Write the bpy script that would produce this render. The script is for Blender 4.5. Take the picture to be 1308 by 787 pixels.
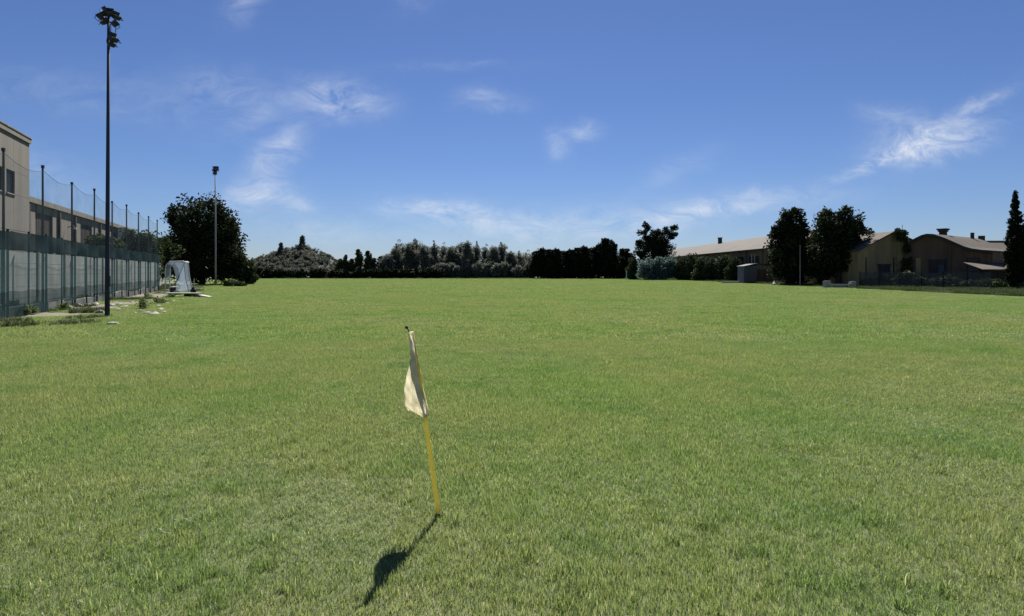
import bpy, math, random
import numpy as np
from mathutils import Vector, Matrix

R = math.radians
for o in list(bpy.data.objects):
    bpy.data.objects.remove(o)
sc = bpy.context.scene
COL = sc.collection

# ------------------------------------------------------------------ camera
H = 1.65                      # eye height in metres
F, CX, HY, PW, PH = 800.0, 654.0, 347.0, 1308.0, 787.0   # photo focal length, axis, horizon (photo pixels)
cd = bpy.data.cameras.new('camera')
cam = bpy.data.objects.new('camera', cd)
COL.objects.link(cam)
cam.location = (0, 0, H)
cam.rotation_euler = (R(90), 0, 0)
cd.sensor_width = 36.0
cd.lens = F / PW * 36.0
cd.shift_y = (HY - PH / 2) / PW
cd.clip_start = 0.05
cd.clip_end = 6000
sc.camera = cam


def X(px, d):                 # sideways position of a photo column at distance d
    return (px - CX) / F * d


def Z(py, d):                 # height of a photo row at distance d
    return H + (HY - py) / F * d


def D(py):                    # distance of the ground at a photo row
    return F * H / (py - HY)


# ------------------------------------------------------------------ world, sun, exposure
SUN_EL, SUN_AZ = 48.0, 2.5    # the sun stands in front of the camera: everything is back-lit
world = bpy.data.worlds.new('World')
sc.world = world
world.use_nodes = True
wn, wl = world.node_tree.nodes, world.node_tree.links
wn.clear()


def wnode(t, **kw):
    n = wn.new(t)
    for k, v in kw.items():
        setattr(n, k, v)
    return n


def wmath(op, a, b=None, c=None, clamp=False):
    n = wn.new('ShaderNodeMath')
    n.operation = op
    n.use_clamp = clamp
    for i, v in enumerate((a, b, c)):
        if v is None:
            continue
        if isinstance(v, (int, float)):
            n.inputs[i].default_value = v
        else:
            wl.new(v, n.inputs[i])
    return n.outputs[0]


sky = wnode('ShaderNodeTexSky', sky_type='NISHITA', sun_disc=False)
sky.sun_elevation = R(SUN_EL)
sky.sun_rotation = R(SUN_AZ)
sky.altitude = 200
sky.air_density = 1.0
sky.dust_density = 0.12
sky.ozone_density = 3.0
tc = wnode('ShaderNodeTexCoord')
sep = wnode('ShaderNodeSeparateXYZ')
wl.new(tc.outputs['Generated'], sep.inputs[0])
ay = wmath('ADD', wmath('ABSOLUTE', sep.outputs[1]), 0.08)
U = wmath('DIVIDE', sep.outputs[0], ay)
V = wmath('DIVIDE', sep.outputs[2], ay)
uv = wnode('ShaderNodeCombineXYZ')
wl.new(U, uv.inputs[0])
wl.new(V, uv.inputs[1])


def wnoise(scale, detail, rough, dist, stretch, seed):
    m = wnode('ShaderNodeMapping')
    wl.new(uv.outputs[0], m.inputs[0])
    m.inputs['Location'].default_value = (seed, seed * 1.7, seed * .3)
    m.inputs['Rotation'].default_value = (0, 0, R(stretch[1]))
    m.inputs['Scale'].default_value = (1.0, stretch[0], 1)
    n = wnode('ShaderNodeTexNoise')
    n.inputs['Scale'].default_value = scale
    n.inputs['Detail'].default_value = detail
    n.inputs['Roughness'].default_value = rough
    n.inputs['Distortion'].default_value = dist
    wl.new(m.outputs[0], n.inputs['Vector'])
    return n.outputs[0]


wob1 = wmath('MULTIPLY', wmath('SUBTRACT', wnoise(7, 5, .62, 0.3, (1.3, 20), 3.1), .5), 0.075)
wob2 = wmath('MULTIPLY', wmath('SUBTRACT', wnoise(8, 5, .62, 0.3, (1.3, 20), 9.7), .5), 0.06)
UW = wmath('ADD', U, wob1)
VW = wmath('ADD', V, wob2)
# thin high clouds: centre column, row, half width, half height (photo pixels), tilt, amount
CLOUDS = [
    (348, 14, 34, 18, -50, .42), (562, 12, 34, 16, -35, .30), (448, 142, 44, 18, 10, .52),
    (315, 128, 50, 22, 5, .22), (345, 165, 40, 14, -30, .18), (372, 212, 46, 22, -55, .40),
    (352, 262, 36, 16, -10, .52), (400, 269, 26, 9, 5, .36), (560, 274, 46, 8, 3, .55),
    (612, 288, 70, 15, 12, .36), (430, 300, 70, 15, 0, .26), (741, 177, 18, 9, 0, .30),
    (707, 190, 12, 16, 0, .25), (627, 145, 34, 11, 0, .28), (585, 103, 80, 6, -3, .08),
    (720, 292, 130, 20, -4, .38), (925, 270, 100, 13, -9, .42), (880, 283, 60, 10, -8, .30),
    (1138, 198, 50, 16, -7, .92), (1080, 217, 42, 6, -17, .55), (1190, 158, 44, 9, -32, .34),
    (1108, 170, 34, 13, 10, .25), (60, 130, 110, 22, 0, .07), (210, 150, 90, 26, 8, .10),
    (840, 232, 50, 14, -20, .12), (90, 230, 70, 26, 20, .14), (1185, 185, 36, 15, -10, .22),
]
total = None
for px, py, rx, ry, ang, amt in CLOUDS:
    a = R(-ang)
    du = wmath('SUBTRACT', UW, (px - CX) / F)
    dv = wmath('SUBTRACT', VW, (HY - py) / F)
    ca, sa = math.cos(a), math.sin(a)
    e1 = wmath('MULTIPLY_ADD', du, ca * F / rx, wmath('MULTIPLY', dv, sa * F / rx))
    e2 = wmath('MULTIPLY_ADD', du, -sa * F / ry, wmath('MULTIPLY', dv, ca * F / ry))
    q = wmath('MULTIPLY_ADD', e1, e1, wmath('MULTIPLY', e2, e2))
    g = wmath('MULTIPLY', wmath('POWER', 2.718, wmath('MULTIPLY', q, -1.0)), amt)
    total = g if total is None else wmath('ADD', total, g)
wisps = wnoise(14, 13, .70, 0.8, (2.2, 18), 5.0)
wr = wnode('ShaderNodeMapRange')
wl.new(wisps, wr.inputs[0])
wr.inputs[1].default_value = .34
wr.inputs[2].default_value = .72
wr.inputs[3].default_value = .03
wr.inputs[4].default_value = 1.6
cover = wmath('MULTIPLY', total, wr.outputs[0], clamp=True)
tint = wnode('ShaderNodeMix', data_type='RGBA', blend_type='MULTIPLY')     # deep clear-air blue of the whole sky
tint.inputs[0].default_value = 1.0
tint.inputs[7].default_value = (.495, .585, .825, 1)
wl.new(sky.outputs[0], tint.inputs[6])
mixc = wnode('ShaderNodeMix', data_type='RGBA')
wl.new(cover, mixc.inputs[0])
wl.new(tint.outputs[2], mixc.inputs[6])
mixc.inputs[7].default_value = (7.6, 8.2, 9.2, 1)
bg = wnode('ShaderNodeBackground')
bg.inputs['Strength'].default_value = 0.05
wl.new(mixc.outputs[2], bg.inputs['Color'])
wo = wnode('ShaderNodeOutputWorld')
wl.new(bg.outputs[0], wo.inputs['Surface'])

sd = bpy.data.lights.new('sun', 'SUN')
sd.energy = 5.0
sd.angle = R(0.53)
sd.color = (1.0, 0.95, 0.87)
sun = bpy.data.objects.new('sun', sd)
COL.objects.link(sun)
SD = Vector((math.sin(R(SUN_AZ)) * math.cos(R(SUN_EL)), math.cos(R(SUN_AZ)) * math.cos(R(SUN_EL)), math.sin(R(SUN_EL))))
sun.rotation_euler = SD.to_track_quat('Z', 'Y').to_euler()
sun.location = SD * 200

vs = sc.view_settings
vs.view_transform = 'Standard'
vs.look = 'None'
vs.exposure = 0.95
vs.gamma = 1.0
vs.use_curve_mapping = False
sc.cycles.max_bounces = 8
sc.cycles.transparent_max_bounces = 16
sc.cycles.use_denoising = True


# ------------------------------------------------------------------ helpers
def tag(o, label=None, cat=None, group=None, kind=None):
    if label:
        o['label'] = label
    if cat:
        o['category'] = cat
    if group:
        o['group'] = group
    if kind:
        o['kind'] = kind
    return o


def link(name, me, mat=None, parent=None):
    o = bpy.data.objects.new(name, me)
    COL.objects.link(o)
    if mat is not None and not me.materials:
        me.materials.append(mat)
    o.parent = parent
    return o


def empty(name, loc=(0, 0, 0), rz=0.0, label=None, cat=None, group=None):
    o = bpy.data.objects.new(name, None)
    o.empty_display_size = .3
    COL.objects.link(o)
    o.location = loc
    o.rotation_euler = (0, 0, rz)
    return tag(o, label, cat, group)


def copy_tree(o, parent=None):
    c = o.copy()
    COL.objects.link(c)
    c.parent = parent
    for ch in list(o.children):
        copy_tree(ch, c)
    return c


class MB:
    def __init__(s):
        s.v, s.f = [], []

    def box(s, c, size, rz=0.0, rx=0.0, ry=0.0):
        m = Matrix.Translation(c) @ Matrix.Rotation(rz, 4, 'Z') @ Matrix.Rotation(ry, 4, 'Y') @ Matrix.Rotation(rx, 4, 'X')
        n = len(s.v)
        for i in (-.5, .5):
            for j in (-.5, .5):
                for k in (-.5, .5):
                    s.v.append(tuple(m @ Vector((i * size[0], j * size[1], k * size[2]))))
        for f in ((0, 1, 3, 2), (4, 6, 7, 5), (0, 4, 5, 1), (2, 3, 7, 6), (0, 2, 6, 4), (1, 5, 7, 3)):
            s.f.append(tuple(n + i for i in f))
        return s

    def span(s, a, b):          # box from corner to corner
        return s.box([(a[i] + b[i]) / 2 for i in range(3)], [abs(b[i] - a[i]) for i in range(3)])

    def tube(s, pts, rad, n=8, cap=True):
        pts = [Vector(p) for p in pts]
        if isinstance(rad, (int, float)):
            rad = [rad] * len(pts)
        base = len(s.v)
        for i, p in enumerate(pts):
            t = (pts[min(i + 1, len(pts) - 1)] - pts[max(i - 1, 0)]).normalized()
            a = t.orthogonal().normalized() if i == 0 else (a - t * a.dot(t)).normalized()
            b = t.cross(a)
            for k in range(n):
                w = 2 * math.pi * k / n
                s.v.append(tuple(p + (a * math.cos(w) + b * math.sin(w)) * rad[i]))
        for i in range(len(pts) - 1):
            for k in range(n):
                s.f.append((base + i * n + k, base + i * n + (k + 1) % n, base + (i + 1) * n + (k + 1) % n, base + (i + 1) * n + k))
        if cap:
            s.f.append(tuple(base + k for k in reversed(range(n))))
            s.f.append(tuple(base + (len(pts) - 1) * n + k for k in range(n)))
        return s

    def prism(s, poly, y0, y1):  # poly in x,z extruded along y
        n, b = len(poly), len(s.v)
        s.v += [(x, y0, z) for x, z in poly] + [(x, y1, z) for x, z in poly]
        s.f.append(tuple(b + i for i in range(n)))
        s.f.append(tuple(b + n + i for i in reversed(range(n))))
        for i in range(n):
            j = (i + 1) % n
            s.f.append((b + i, b + n + i, b + n + j, b + j))
        return s

    def strip(s, prof, y0, y1, th):   # sheet following a profile in x,z, of thickness th
        poly = list(prof) + [(x, z - th) for x, z in reversed(prof)]
        b, n = len(s.v), len(prof)
        m = len(poly)
        s.v += [(x, y0, z) for x, z in poly] + [(x, y1, z) for x, z in poly]
        for i in range(m):
            j = (i + 1) % m
            s.f.append((b + i, b + m + i, b + m + j, b + j))
        for i in range(n - 1):
            k, l = m - 1 - i, m - 2 - i
            s.f.append((b + i, b + i + 1, b + l, b + k))
            s.f.append((b + m + i, b + m + k, b + m + l, b + m + i + 1))
        return s

    def build(s, name, mat, parent=None, smooth=False):
        me = bpy.data.meshes.new(name)
        me.from_pydata(s.v, [], s.f)
        me.validate()
        if smooth:
            me.shade_smooth()
        return link(name, me, mat, parent)


def quads_mesh(name, v, faces_n, rnd, mat, tri=False):
    """v: (n*k,3) array, every k vertices one face; rnd: one number per face"""
    k = 3 if tri else 4
    n = len(v) // k
    me = bpy.data.meshes.new(name)
    me.vertices.add(n * k)
    me.vertices.foreach_set('co', np.asarray(v, np.float32).ravel())
    me.loops.add(n * k)
    me.loops.foreach_set('vertex_index', np.arange(n * k, dtype=np.int32))
    me.polygons.add(n)
    me.polygons.foreach_set('loop_start', np.arange(0, n * k, k, dtype=np.int32))
    me.update(calc_edges=True)
    at = me.attributes.new('rnd', 'FLOAT', 'POINT')
    at.data.foreach_set('value', np.repeat(np.asarray(rnd, np.float32), k))
    me.materials.append(mat)
    return me


# ------------------------------------------------------------------ materials
def new_mat(name):
    m = bpy.data.materials.new(name)
    m.use_nodes = True
    n = m.node_tree.nodes
    return m, n, m.node_tree.links, n['Principled BSDF']


def rgba(c):
    return (c[0], c[1], c[2], 1)


def surf(name, c1, c2=None, scale=4.0, rough=.8, bump=.0, bscale=30.0, streak=False, metal=0.0, spec=.3, lo=.35, hi=.65):
    """noise-mottled surface with fine relief"""
    m, n, l, p = new_mat(name)
    p.inputs['Roughness'].default_value = rough
    p.inputs['Metallic'].default_value = metal
    p.inputs['Specular IOR Level'].default_value = spec
    c2 = c2 or tuple(x * .75 for x in c1)
    g = n.new('ShaderNodeTexCoord')
    mp = n.new('ShaderNodeMapping')
    l.new(g.outputs['Object'], mp.inputs[0])
    if streak:
        mp.inputs['Scale'].default_value = (1, 1, .12)
    t = n.new('ShaderNodeTexNoise')
    t.inputs['Scale'].default_value = scale
    t.inputs['Detail'].default_value = 7
    t.inputs['Roughness'].default_value = .65
    l.new(mp.outputs[0], t.inputs['Vector'])
    r = n.new('ShaderNodeValToRGB')
    r.color_ramp.elements[0].position = lo
    r.color_ramp.elements[1].position = hi
    r.color_ramp.elements[0].color = rgba(c1)
    r.color_ramp.elements[1].color = rgba(c2)
    l.new(t.outputs[0], r.inputs[0])
    l.new(r.outputs[0], p.inputs['Base Color'])
    if bump:
        t2 = n.new('ShaderNodeTexNoise')
        t2.inputs['Scale'].default_value = bscale
        t2.inputs['Detail'].default_value = 4
        l.new(g.outputs['Object'], t2.inputs['Vector'])
        b = n.new('ShaderNodeBump')
        b.inputs['Strength'].default_value = bump
        b.inputs['Distance'].default_value = .02
        l.new(t2.outputs[0], b.inputs['Height'])
        l.new(b.outputs[0], p.inputs['Normal'])
    return m


def leaf_mat(name, cols, trans=.3, rough=.55, spec=.3, macro=None, mscale=.4, tcol=None):
    """foliage: per-leaf colour from the attribute rnd, light passing through"""
    m, n, l, p = new_mat(name)
    p.inputs['Roughness'].default_value = rough
    p.inputs['Specular IOR Level'].default_value = spec
    a = n.new('ShaderNodeAttribute')
    a.attribute_name = 'rnd'
    r = n.new('ShaderNodeValToRGB')
    el = r.color_ramp.elements
    el[0].position, el[0].color = cols[0][0], rgba(cols[0][1])
    el[1].position, el[1].color = cols[-1][0], rgba(cols[-1][1])
    for pos, c in cols[1:-1]:
        e = el.new(pos)
        e.color = rgba(c)
    l.new(a.outputs['Fac'], r.inputs[0])
    col = r.outputs[0]
    if macro:
        g = n.new('ShaderNodeNewGeometry')
        for k, (msc, mlo, mhi, tint) in enumerate(macro):
            t = n.new('ShaderNodeTexNoise')
            t.inputs['Scale'].default_value = msc
            t.inputs['Detail'].default_value = 4
            t.inputs['Roughness'].default_value = .6
            l.new(g.outputs['Position'], t.inputs['Vector'])
            mr = n.new('ShaderNodeMapRange')
            mr.inputs[1].default_value = mlo
            mr.inputs[2].default_value = mhi
            l.new(t.outputs[0], mr.inputs[0])
            mx = n.new('ShaderNodeMix')
            mx.data_type = 'RGBA'
            mx.blend_type = 'MULTIPLY'
            l.new(mr.outputs[0], mx.inputs[0])
            l.new(col, mx.inputs[6])
            mx.inputs[7].default_value = rgba(tint)
            col = mx.outputs[2]
    l.new(col, p.inputs['Base Color'])
    tr = n.new('ShaderNodeBsdfTranslucent')
    if tcol:
        mx = n.new('ShaderNodeMix')
        mx.data_type = 'RGBA'
        mx.blend_type = 'MULTIPLY'
        mx.inputs[0].default_value = 1
        l.new(col, mx.inputs[6])
        mx.inputs[7].default_value = rgba(tcol)
        l.new(mx.outputs[2], tr.inputs[0])
    else:
        l.new(col, tr.inputs[0])
    ms = n.new('ShaderNodeMixShader')
    ms.inputs[0].default_value = trans
    l.new(p.outputs[0], ms.inputs[1])
    l.new(tr.outputs[0], ms.inputs[2])
    l.new(ms.outputs[0], n['Material Output'].inputs['Surface'])
    return m


def net_mat(name, c, cover, trans=.25):
    """woven screen: part thread, part open"""
    m, n, l, p = new_mat(name)
    p.inputs['Base Color'].default_value = rgba(c)
    p.inputs['Roughness'].default_value = .8
    p.inputs['Specular IOR Level'].default_value = .04
    g = n.new('ShaderNodeTexCoord')
    t = n.new('ShaderNodeTexNoise')
    t.inputs['Scale'].default_value = 1.3
    t.inputs['Detail'].default_value = 5
    l.new(g.outputs['Object'], t.inputs['Vector'])
    mr = n.new('ShaderNodeMapRange')
    mr.inputs[1].default_value = .3
    mr.inputs[2].default_value = .7
    mr.inputs[3].default_value = max(0, cover - .08)
    mr.inputs[4].default_value = min(1, cover + .08)
    l.new(t.outputs[0], mr.inputs[0])
    tl = n.new('ShaderNodeBsdfTranslucent')
    tl.inputs[0].default_value = rgba(c)
    m1 = n.new('ShaderNodeMixShader')
    m1.inputs[0].default_value = trans
    l.new(p.outputs[0], m1.inputs[1])
    l.new(tl.outputs[0], m1.inputs[2])
    tp = n.new('ShaderNodeBsdfTransparent')
    m2 = n.new('ShaderNodeMixShader')
    l.new(mr.outputs[0], m2.inputs[0])
    l.new(tp.outputs[0], m2.inputs[1])
    l.new(m1.outputs[0], m2.inputs[2])
    l.new(m2.outputs[0], n['Material Output'].inputs['Surface'])
    return m


def glass_mat(name, c=(.02, .025, .03)):
    m, n, l, p = new_mat(name)
    p.inputs['Base Color'].default_value = rgba(c)
    p.inputs['Roughness'].default_value = .08
    p.inputs['Specular IOR Level'].default_value = .6
    return m


M = {}
M['soil'] = surf('soil', (.095, .125, .05), (.125, .135, .065), 1.2, .95, .6, 60)
M['hill_soil'] = surf('hill_soil', (.045, .05, .03), (.03, .032, .022), .3, .95, .3, 2)
M['dirt'] = surf('dirt', (.20, .18, .135), (.11, .105, .065), 1.6, .95, .6, 25)
M['stone'] = surf('pale_stone', (.40, .385, .35), (.27, .255, .225), 5, .9, .5, 18)
M['concrete'] = surf('concrete', (.24, .232, .212), (.16, .155, .14), 2.2, .9, .3, 25)
M['concrete_pale'] = surf('pale_concrete', (.42, .43, .41), (.31, .32, .31), 1.3, .9, .25, 25, streak=True)
M['facade'] = surf('facade_render', (.20, .183, .155), (.155, .142, .122), .9, .92, .2, 25, streak=True)
M['facade2'] = surf('shed_panel', (.20, .18, .15), (.15, .135, .112), 1.1, .92, .2, 25, streak=True)
M['brown_door'] = surf('brown_steel_door', (.07, .055, .045), (.045, .036, .03), 2, .7)
M['dark_metal'] = surf('dark_metal', (.035, .042, .05), (.022, .026, .03), 8, .5, 0, metal=.3, spec=.5)
M['mast'] = surf('mast_steel', (.045, .055, .08), (.03, .038, .055), 6, .75, 0, spec=.2, streak=True)
M['mast_pale'] = surf('pale_mast_steel', (.40, .37, .36), (.26, .25, .24), 6, .7, 0, spec=.25, streak=True)
M['pole_grey'] = surf('grey_pole_steel', (.20, .20, .22), (.14, .14, .155), 6, .7, 0, spec=.25, streak=True)
M['post_green'] = surf('green_post', (.02, .045, .045), (.014, .03, .03), 8, .6)
M['screen'] = net_mat('green_screen', (.045, .092, .10), .58)
M['screen_dense'] = net_mat('dense_green_screen', (.008, .026, .032), .93)
M['screen_low'] = net_mat('low_green_screen', (.018, .046, .050), .78)
M['mesh_dark'] = net_mat('dark_mesh', (.016, .024, .030), .62)
M['net'] = net_mat('ball_net', (.06, .085, .10), .17, .1)
M['white'] = surf('white_paint', (.55, .56, .58), (.44, .45, .47), 3, .6)
M['white_wall'] = surf('white_render', (.78, .78, .76), (.66, .66, .64), 1.5, .9, .1, 25, streak=True)
M['roof_pale'] = surf('pale_roof', (.095, .080, .066), (.062, .054, .045), .35, .85, .2, 20)
M['roof_tile'] = surf('roof_tile', (.11, .092, .072), (.07, .06, .048), 1.2, .9, .5, 14)
M['wall_brown'] = surf('brown_wall', (.20, .118, .068), (.11, .068, .045), 1.0, .95, .4, 16, streak=True)
M['wall_ochre'] = surf('ochre_wall', (.40, .285, .125), (.22, .165, .085), .9, .95, .4, 16, streak=True)
M['wall_shed'] = surf('shed_wall', (.19, .135, .08), (.11, .082, .052), .6, .95, .3, 16, streak=True)
M['timber'] = surf('old_timber', (.07, .055, .045), (.04, .032, .028), 4, .85, .3, 20, streak=True)
M['glass'] = glass_mat('window_glass')
M['bark'] = surf('bark', (.09, .07, .055), (.05, .04, .032), 9, .95, .6, 30, streak=True)
M['bark_grey'] = surf('grey_bark', (.20, .18, .155), (.12, .105, .09), 9, .95, .6, 30, streak=True)
M['yellow'] = surf('yellow_plastic', (.80, .69, .16), (.64, .54, .12), 14, .45, 0, spec=.45)
_n, _l = M['yellow'].node_tree.nodes, M['yellow'].node_tree.links     # thin hollow plastic lets some light through
_t = _n.new('ShaderNodeBsdfTranslucent')
_t.inputs[0].default_value = (.86, .78, .26, 1)
_m = _n.new('ShaderNodeMixShader')
_m.inputs[0].default_value = .45
_l.new(_n['Principled BSDF'].outputs[0], _m.inputs[1])
_l.new(_t.outputs[0], _m.inputs[2])
_l.new(_m.outputs[0], _n['Material Output'].inputs['Surface'])
M['black'] = surf('black_rubber', (.018, .018, .018), (.03, .03, .03), 20, .7)
M['tin_blue'] = surf('grey_blue_sheet', (.085, .098, .125), (.06, .07, .09), 2.5, .55, .1, 20, streak=True)
M['tin_dark'] = surf('dark_sheet_roof', (.035, .042, .055), (.025, .03, .04), 2.5, .7, .1, 20)
M['lamp_glass'] = glass_mat('lamp_glass', (.10, .11, .12))
M['plank'] = surf('white_plank', (.50, .49, .46), (.36, .355, .33), 5, .8, .2, 30)


def poly_mat(name, c, alpha):
    m, n, l, p = new_mat(name)
    p.inputs['Base Color'].default_value = rgba(c)
    p.inputs['Roughness'].default_value = .25
    tl = n.new('ShaderNodeBsdfTranslucent')
    tl.inputs[0].default_value = rgba(c)
    m1 = n.new('ShaderNodeMixShader')
    m1.inputs[0].default_value = .5
    l.new(p.outputs[0], m1.inputs[1])
    l.new(tl.outputs[0], m1.inputs[2])
    tp = n.new('ShaderNodeBsdfTransparent')
    m2 = n.new('ShaderNodeMixShader')
    m2.inputs[0].default_value = alpha
    l.new(tp.outputs[0], m2.inputs[1])
    l.new(m1.outputs[0], m2.inputs[2])
    l.new(m2.outputs[0], n['Material Output'].inputs['Surface'])
    return m


M['poly'] = poly_mat('polycarbonate', (.28, .35, .44), .50)

GRASS_COLS = [(0.0, (.130, .195, .070)), (.35, (.194, .264, .108)), (.70, (.262, .318, .152)), (.88, (.318, .355, .200)), (.93, (.46, .46, .34)), (1.0, (.62, .62, .54))]
M['grass'] = leaf_mat('grass_blade', GRASS_COLS, .5, .42, .45,
                      macro=[(.16, .44, .62, (.80, .97, .80)), (1.3, .45, .66, (1.16, 1.06, 1.08)), (.75, .50, .66, (.72, .88, .74)), (3.2, .55, .68, (1.22, 1.16, 1.28))], tcol=(1.15, 1.12, .72))
M['rough'] = leaf_mat('rough_grass_blade', [(0, (.035, .06, .02)), (.6, (.07, .10, .03)), (.9, (.11, .13, .05)), (1, (.24, .21, .12))], .3, .6, .25)
M['leaf_dark'] = leaf_mat('dark_leaf', [(0, (.012, .018, .008)), (.7, (.028, .040, .015)), (1, (.06, .07, .028))], .22, .75, .1)
M['leaf_mid'] = leaf_mat('green_leaf', [(0, (.03, .045, .018)), (.7, (.055, .075, .03)), (1, (.075, .09, .036))], .18, .8, .06)
M['leaf_grey'] = leaf_mat('grey_leaf', [(0, (.095, .106, .084)), (.6, (.150, .162, .130)), (1, (.22, .225, .185))], .42, .7, .15)
M['leaf_teal'] = leaf_mat('blue_green_leaf', [(0, (.07, .12, .105)), (.6, (.12, .18, .16)), (1, (.15, .21, .185))], .4, .6, .2)
M['leaf_hill'] = leaf_mat('hill_leaf', [(0, (.072, .084, .062)), (.6, (.125, .138, .106)), (1, (.185, .19, .15))], .35, .7, .15)
M['leaf_black'] = leaf_mat('cypress_leaf', [(0, (.008, .012, .006)), (.7, (.018, .026, .011)), (1, (.035, .042, .018))], .06, .8, .08)
M['leaf_weed'] = leaf_mat('weed_leaf', [(0, (.07, .11, .035)), (.6, (.12, .17, .055)), (1, (.20, .22, .10))], .4, .7, .12)
M['leaf_dry'] = leaf_mat('dry_leaf', [(0, (.07, .06, .025)), (.6, (.12, .10, .04)), (1, (.20, .15, .06))], .25, .6, .2)

# ------------------------------------------------------------------ ground
S = 3000.0
bmv = [(-S, -300, 0), (S, -300, 0), (S, S, 0), (-S, S, 0)]
ground = MB()
ground.v, ground.f = bmv, [(0, 1, 2, 3)]
g = ground.build('ground', M['soil'])
tag(g, 'flat green ground stretching under the playing field to the horizon', 'ground', kind='structure')

# line of the left touchline fence: s runs along it, off to its far side
UX, UY = -.3654, .9309
FO = Vector((-9.03, 0, 0))
FROT = math.atan2(UY, UX)


def LF(s, off, z=0.0):
    return Vector((FO.x + UX * s - UY * off, UY * s + UX * off, z))


def to_so(x, y):
    dx, dy = x - FO.x, y
    return dx * UX + dy * UY, -dx * UY + dy * UX


# bare dirt strip in front of the fence
rng = np.random.default_rng(5)
dirt = MB()
ring = []
ss = np.linspace(24, 63, 40)
inner = [(s, -1.3 - 1.5 * math.exp(-((s - 40) / 9) ** 2) - .55 * rng.random() - .35 * math.sin(s * 1.3)) for s in ss]
outer = [(s, 1.6) for s in ss]
for a in inner:
    dirt.v.append(tuple(LF(a[0], a[1], .006)))
for a in outer:
    dirt.v.append(tuple(LF(a[0], a[1], .006)))
n = len(ss)
for i in range(n - 1):
    dirt.f.append((i, i + 1, n + i + 1, n + i))
o = dirt.build('dirt_path', M['dirt'])
tag(o, 'bare sandy dirt strip along the foot of the green screen fence', 'path', kind='structure')


# ------------------------------------------------------------------ grass
def blades(n, size, hmin, hmax, w, seed, tuft=.35, lean=.55):
    r = np.random.default_rng(seed)
    p = r.random((n, 2)) * size - size / 2
    nt = int(n * tuft)
    cent = r.random((max(1, nt // 14), 2)) * size - size / 2
    p[:nt] = cent[r.integers(0, len(cent), nt)] + r.normal(0, .022, (nt, 2))
    h = hmin + (hmax - hmin) * r.random(n) ** 1.4
    h[:nt] *= 1.12
    az = r.random(n) * 2 * np.pi
    ln = lean * (.25 + r.random(n))
    az2 = az + r.normal(np.pi / 2, .5, n)          # blade lies roughly across its lean
    wd = w * (.6 + .8 * r.random(n))
    du = np.stack([np.cos(az2), np.sin(az2)], 1) * wd[:, None] / 2
    ld = np.stack([np.cos(az), np.sin(az)], 1)
    mid = p + ld * (h * np.sin(ln * .55) * .55)[:, None]
    tip = p + ld * (h * np.sin(ln) * 1.05)[:, None]
    zm = h * np.cos(ln * .55) * .55
    zt = h * np.cos(ln) * 1.0
    v = np.zeros((n, 5, 3))
    v[:, 0, :2] = p - du
    v[:, 1, :2] = p + du
    v[:, 2, :2] = mid + du * .8
    v[:, 3, :2] = mid - du * .8
    v[:, 2, 2] = v[:, 3, 2] = zm
    v[:, 4, :2] = tip
    v[:, 4, 2] = zt
    v[:, :2, 2] = -.004
    rn = r.random(n)
    rn[nt:] = np.clip(rn[nt:], 0, .999)
    dry_glint = r.random(n) < .026  # few dry straw blades, coloured extra pale to paint in glints of light
    rn = np.where(dry_glint, .9 + .1 * rn, rn * .89)
    return v, rn


def blade_mesh(name, mat, *a, **k):
    v, rn = blades(*a, **k)
    n = len(v)
    me = bpy.data.meshes.new(name)
    me.vertices.add(n * 5)
    me.vertices.foreach_set('co', v.astype(np.float32).ravel())
    base = np.arange(n, dtype=np.int32)[:, None] * 5
    loops = (base + np.array([[0, 1, 2, 3, 3, 2, 4]], np.int32)).ravel()
    me.loops.add(len(loops))
    me.loops.foreach_set('vertex_index', loops)
    me.polygons.add(n * 2)
    st = (np.arange(n, dtype=np.int32)[:, None] * 7 + np.array([[0, 4]], np.int32)).ravel()
    me.polygons.foreach_set('loop_start', st)
    me.update(calc_edges=True)
    at = me.attributes.new('rnd', 'FLOAT', 'POINT')
    at.data.foreach_set('value', np.repeat(rn, 5).astype(np.float32))
    me.materials.append(mat)
    return bpy.data.objects.new(name, me)      # only a source for the instances, not placed itself


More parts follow.
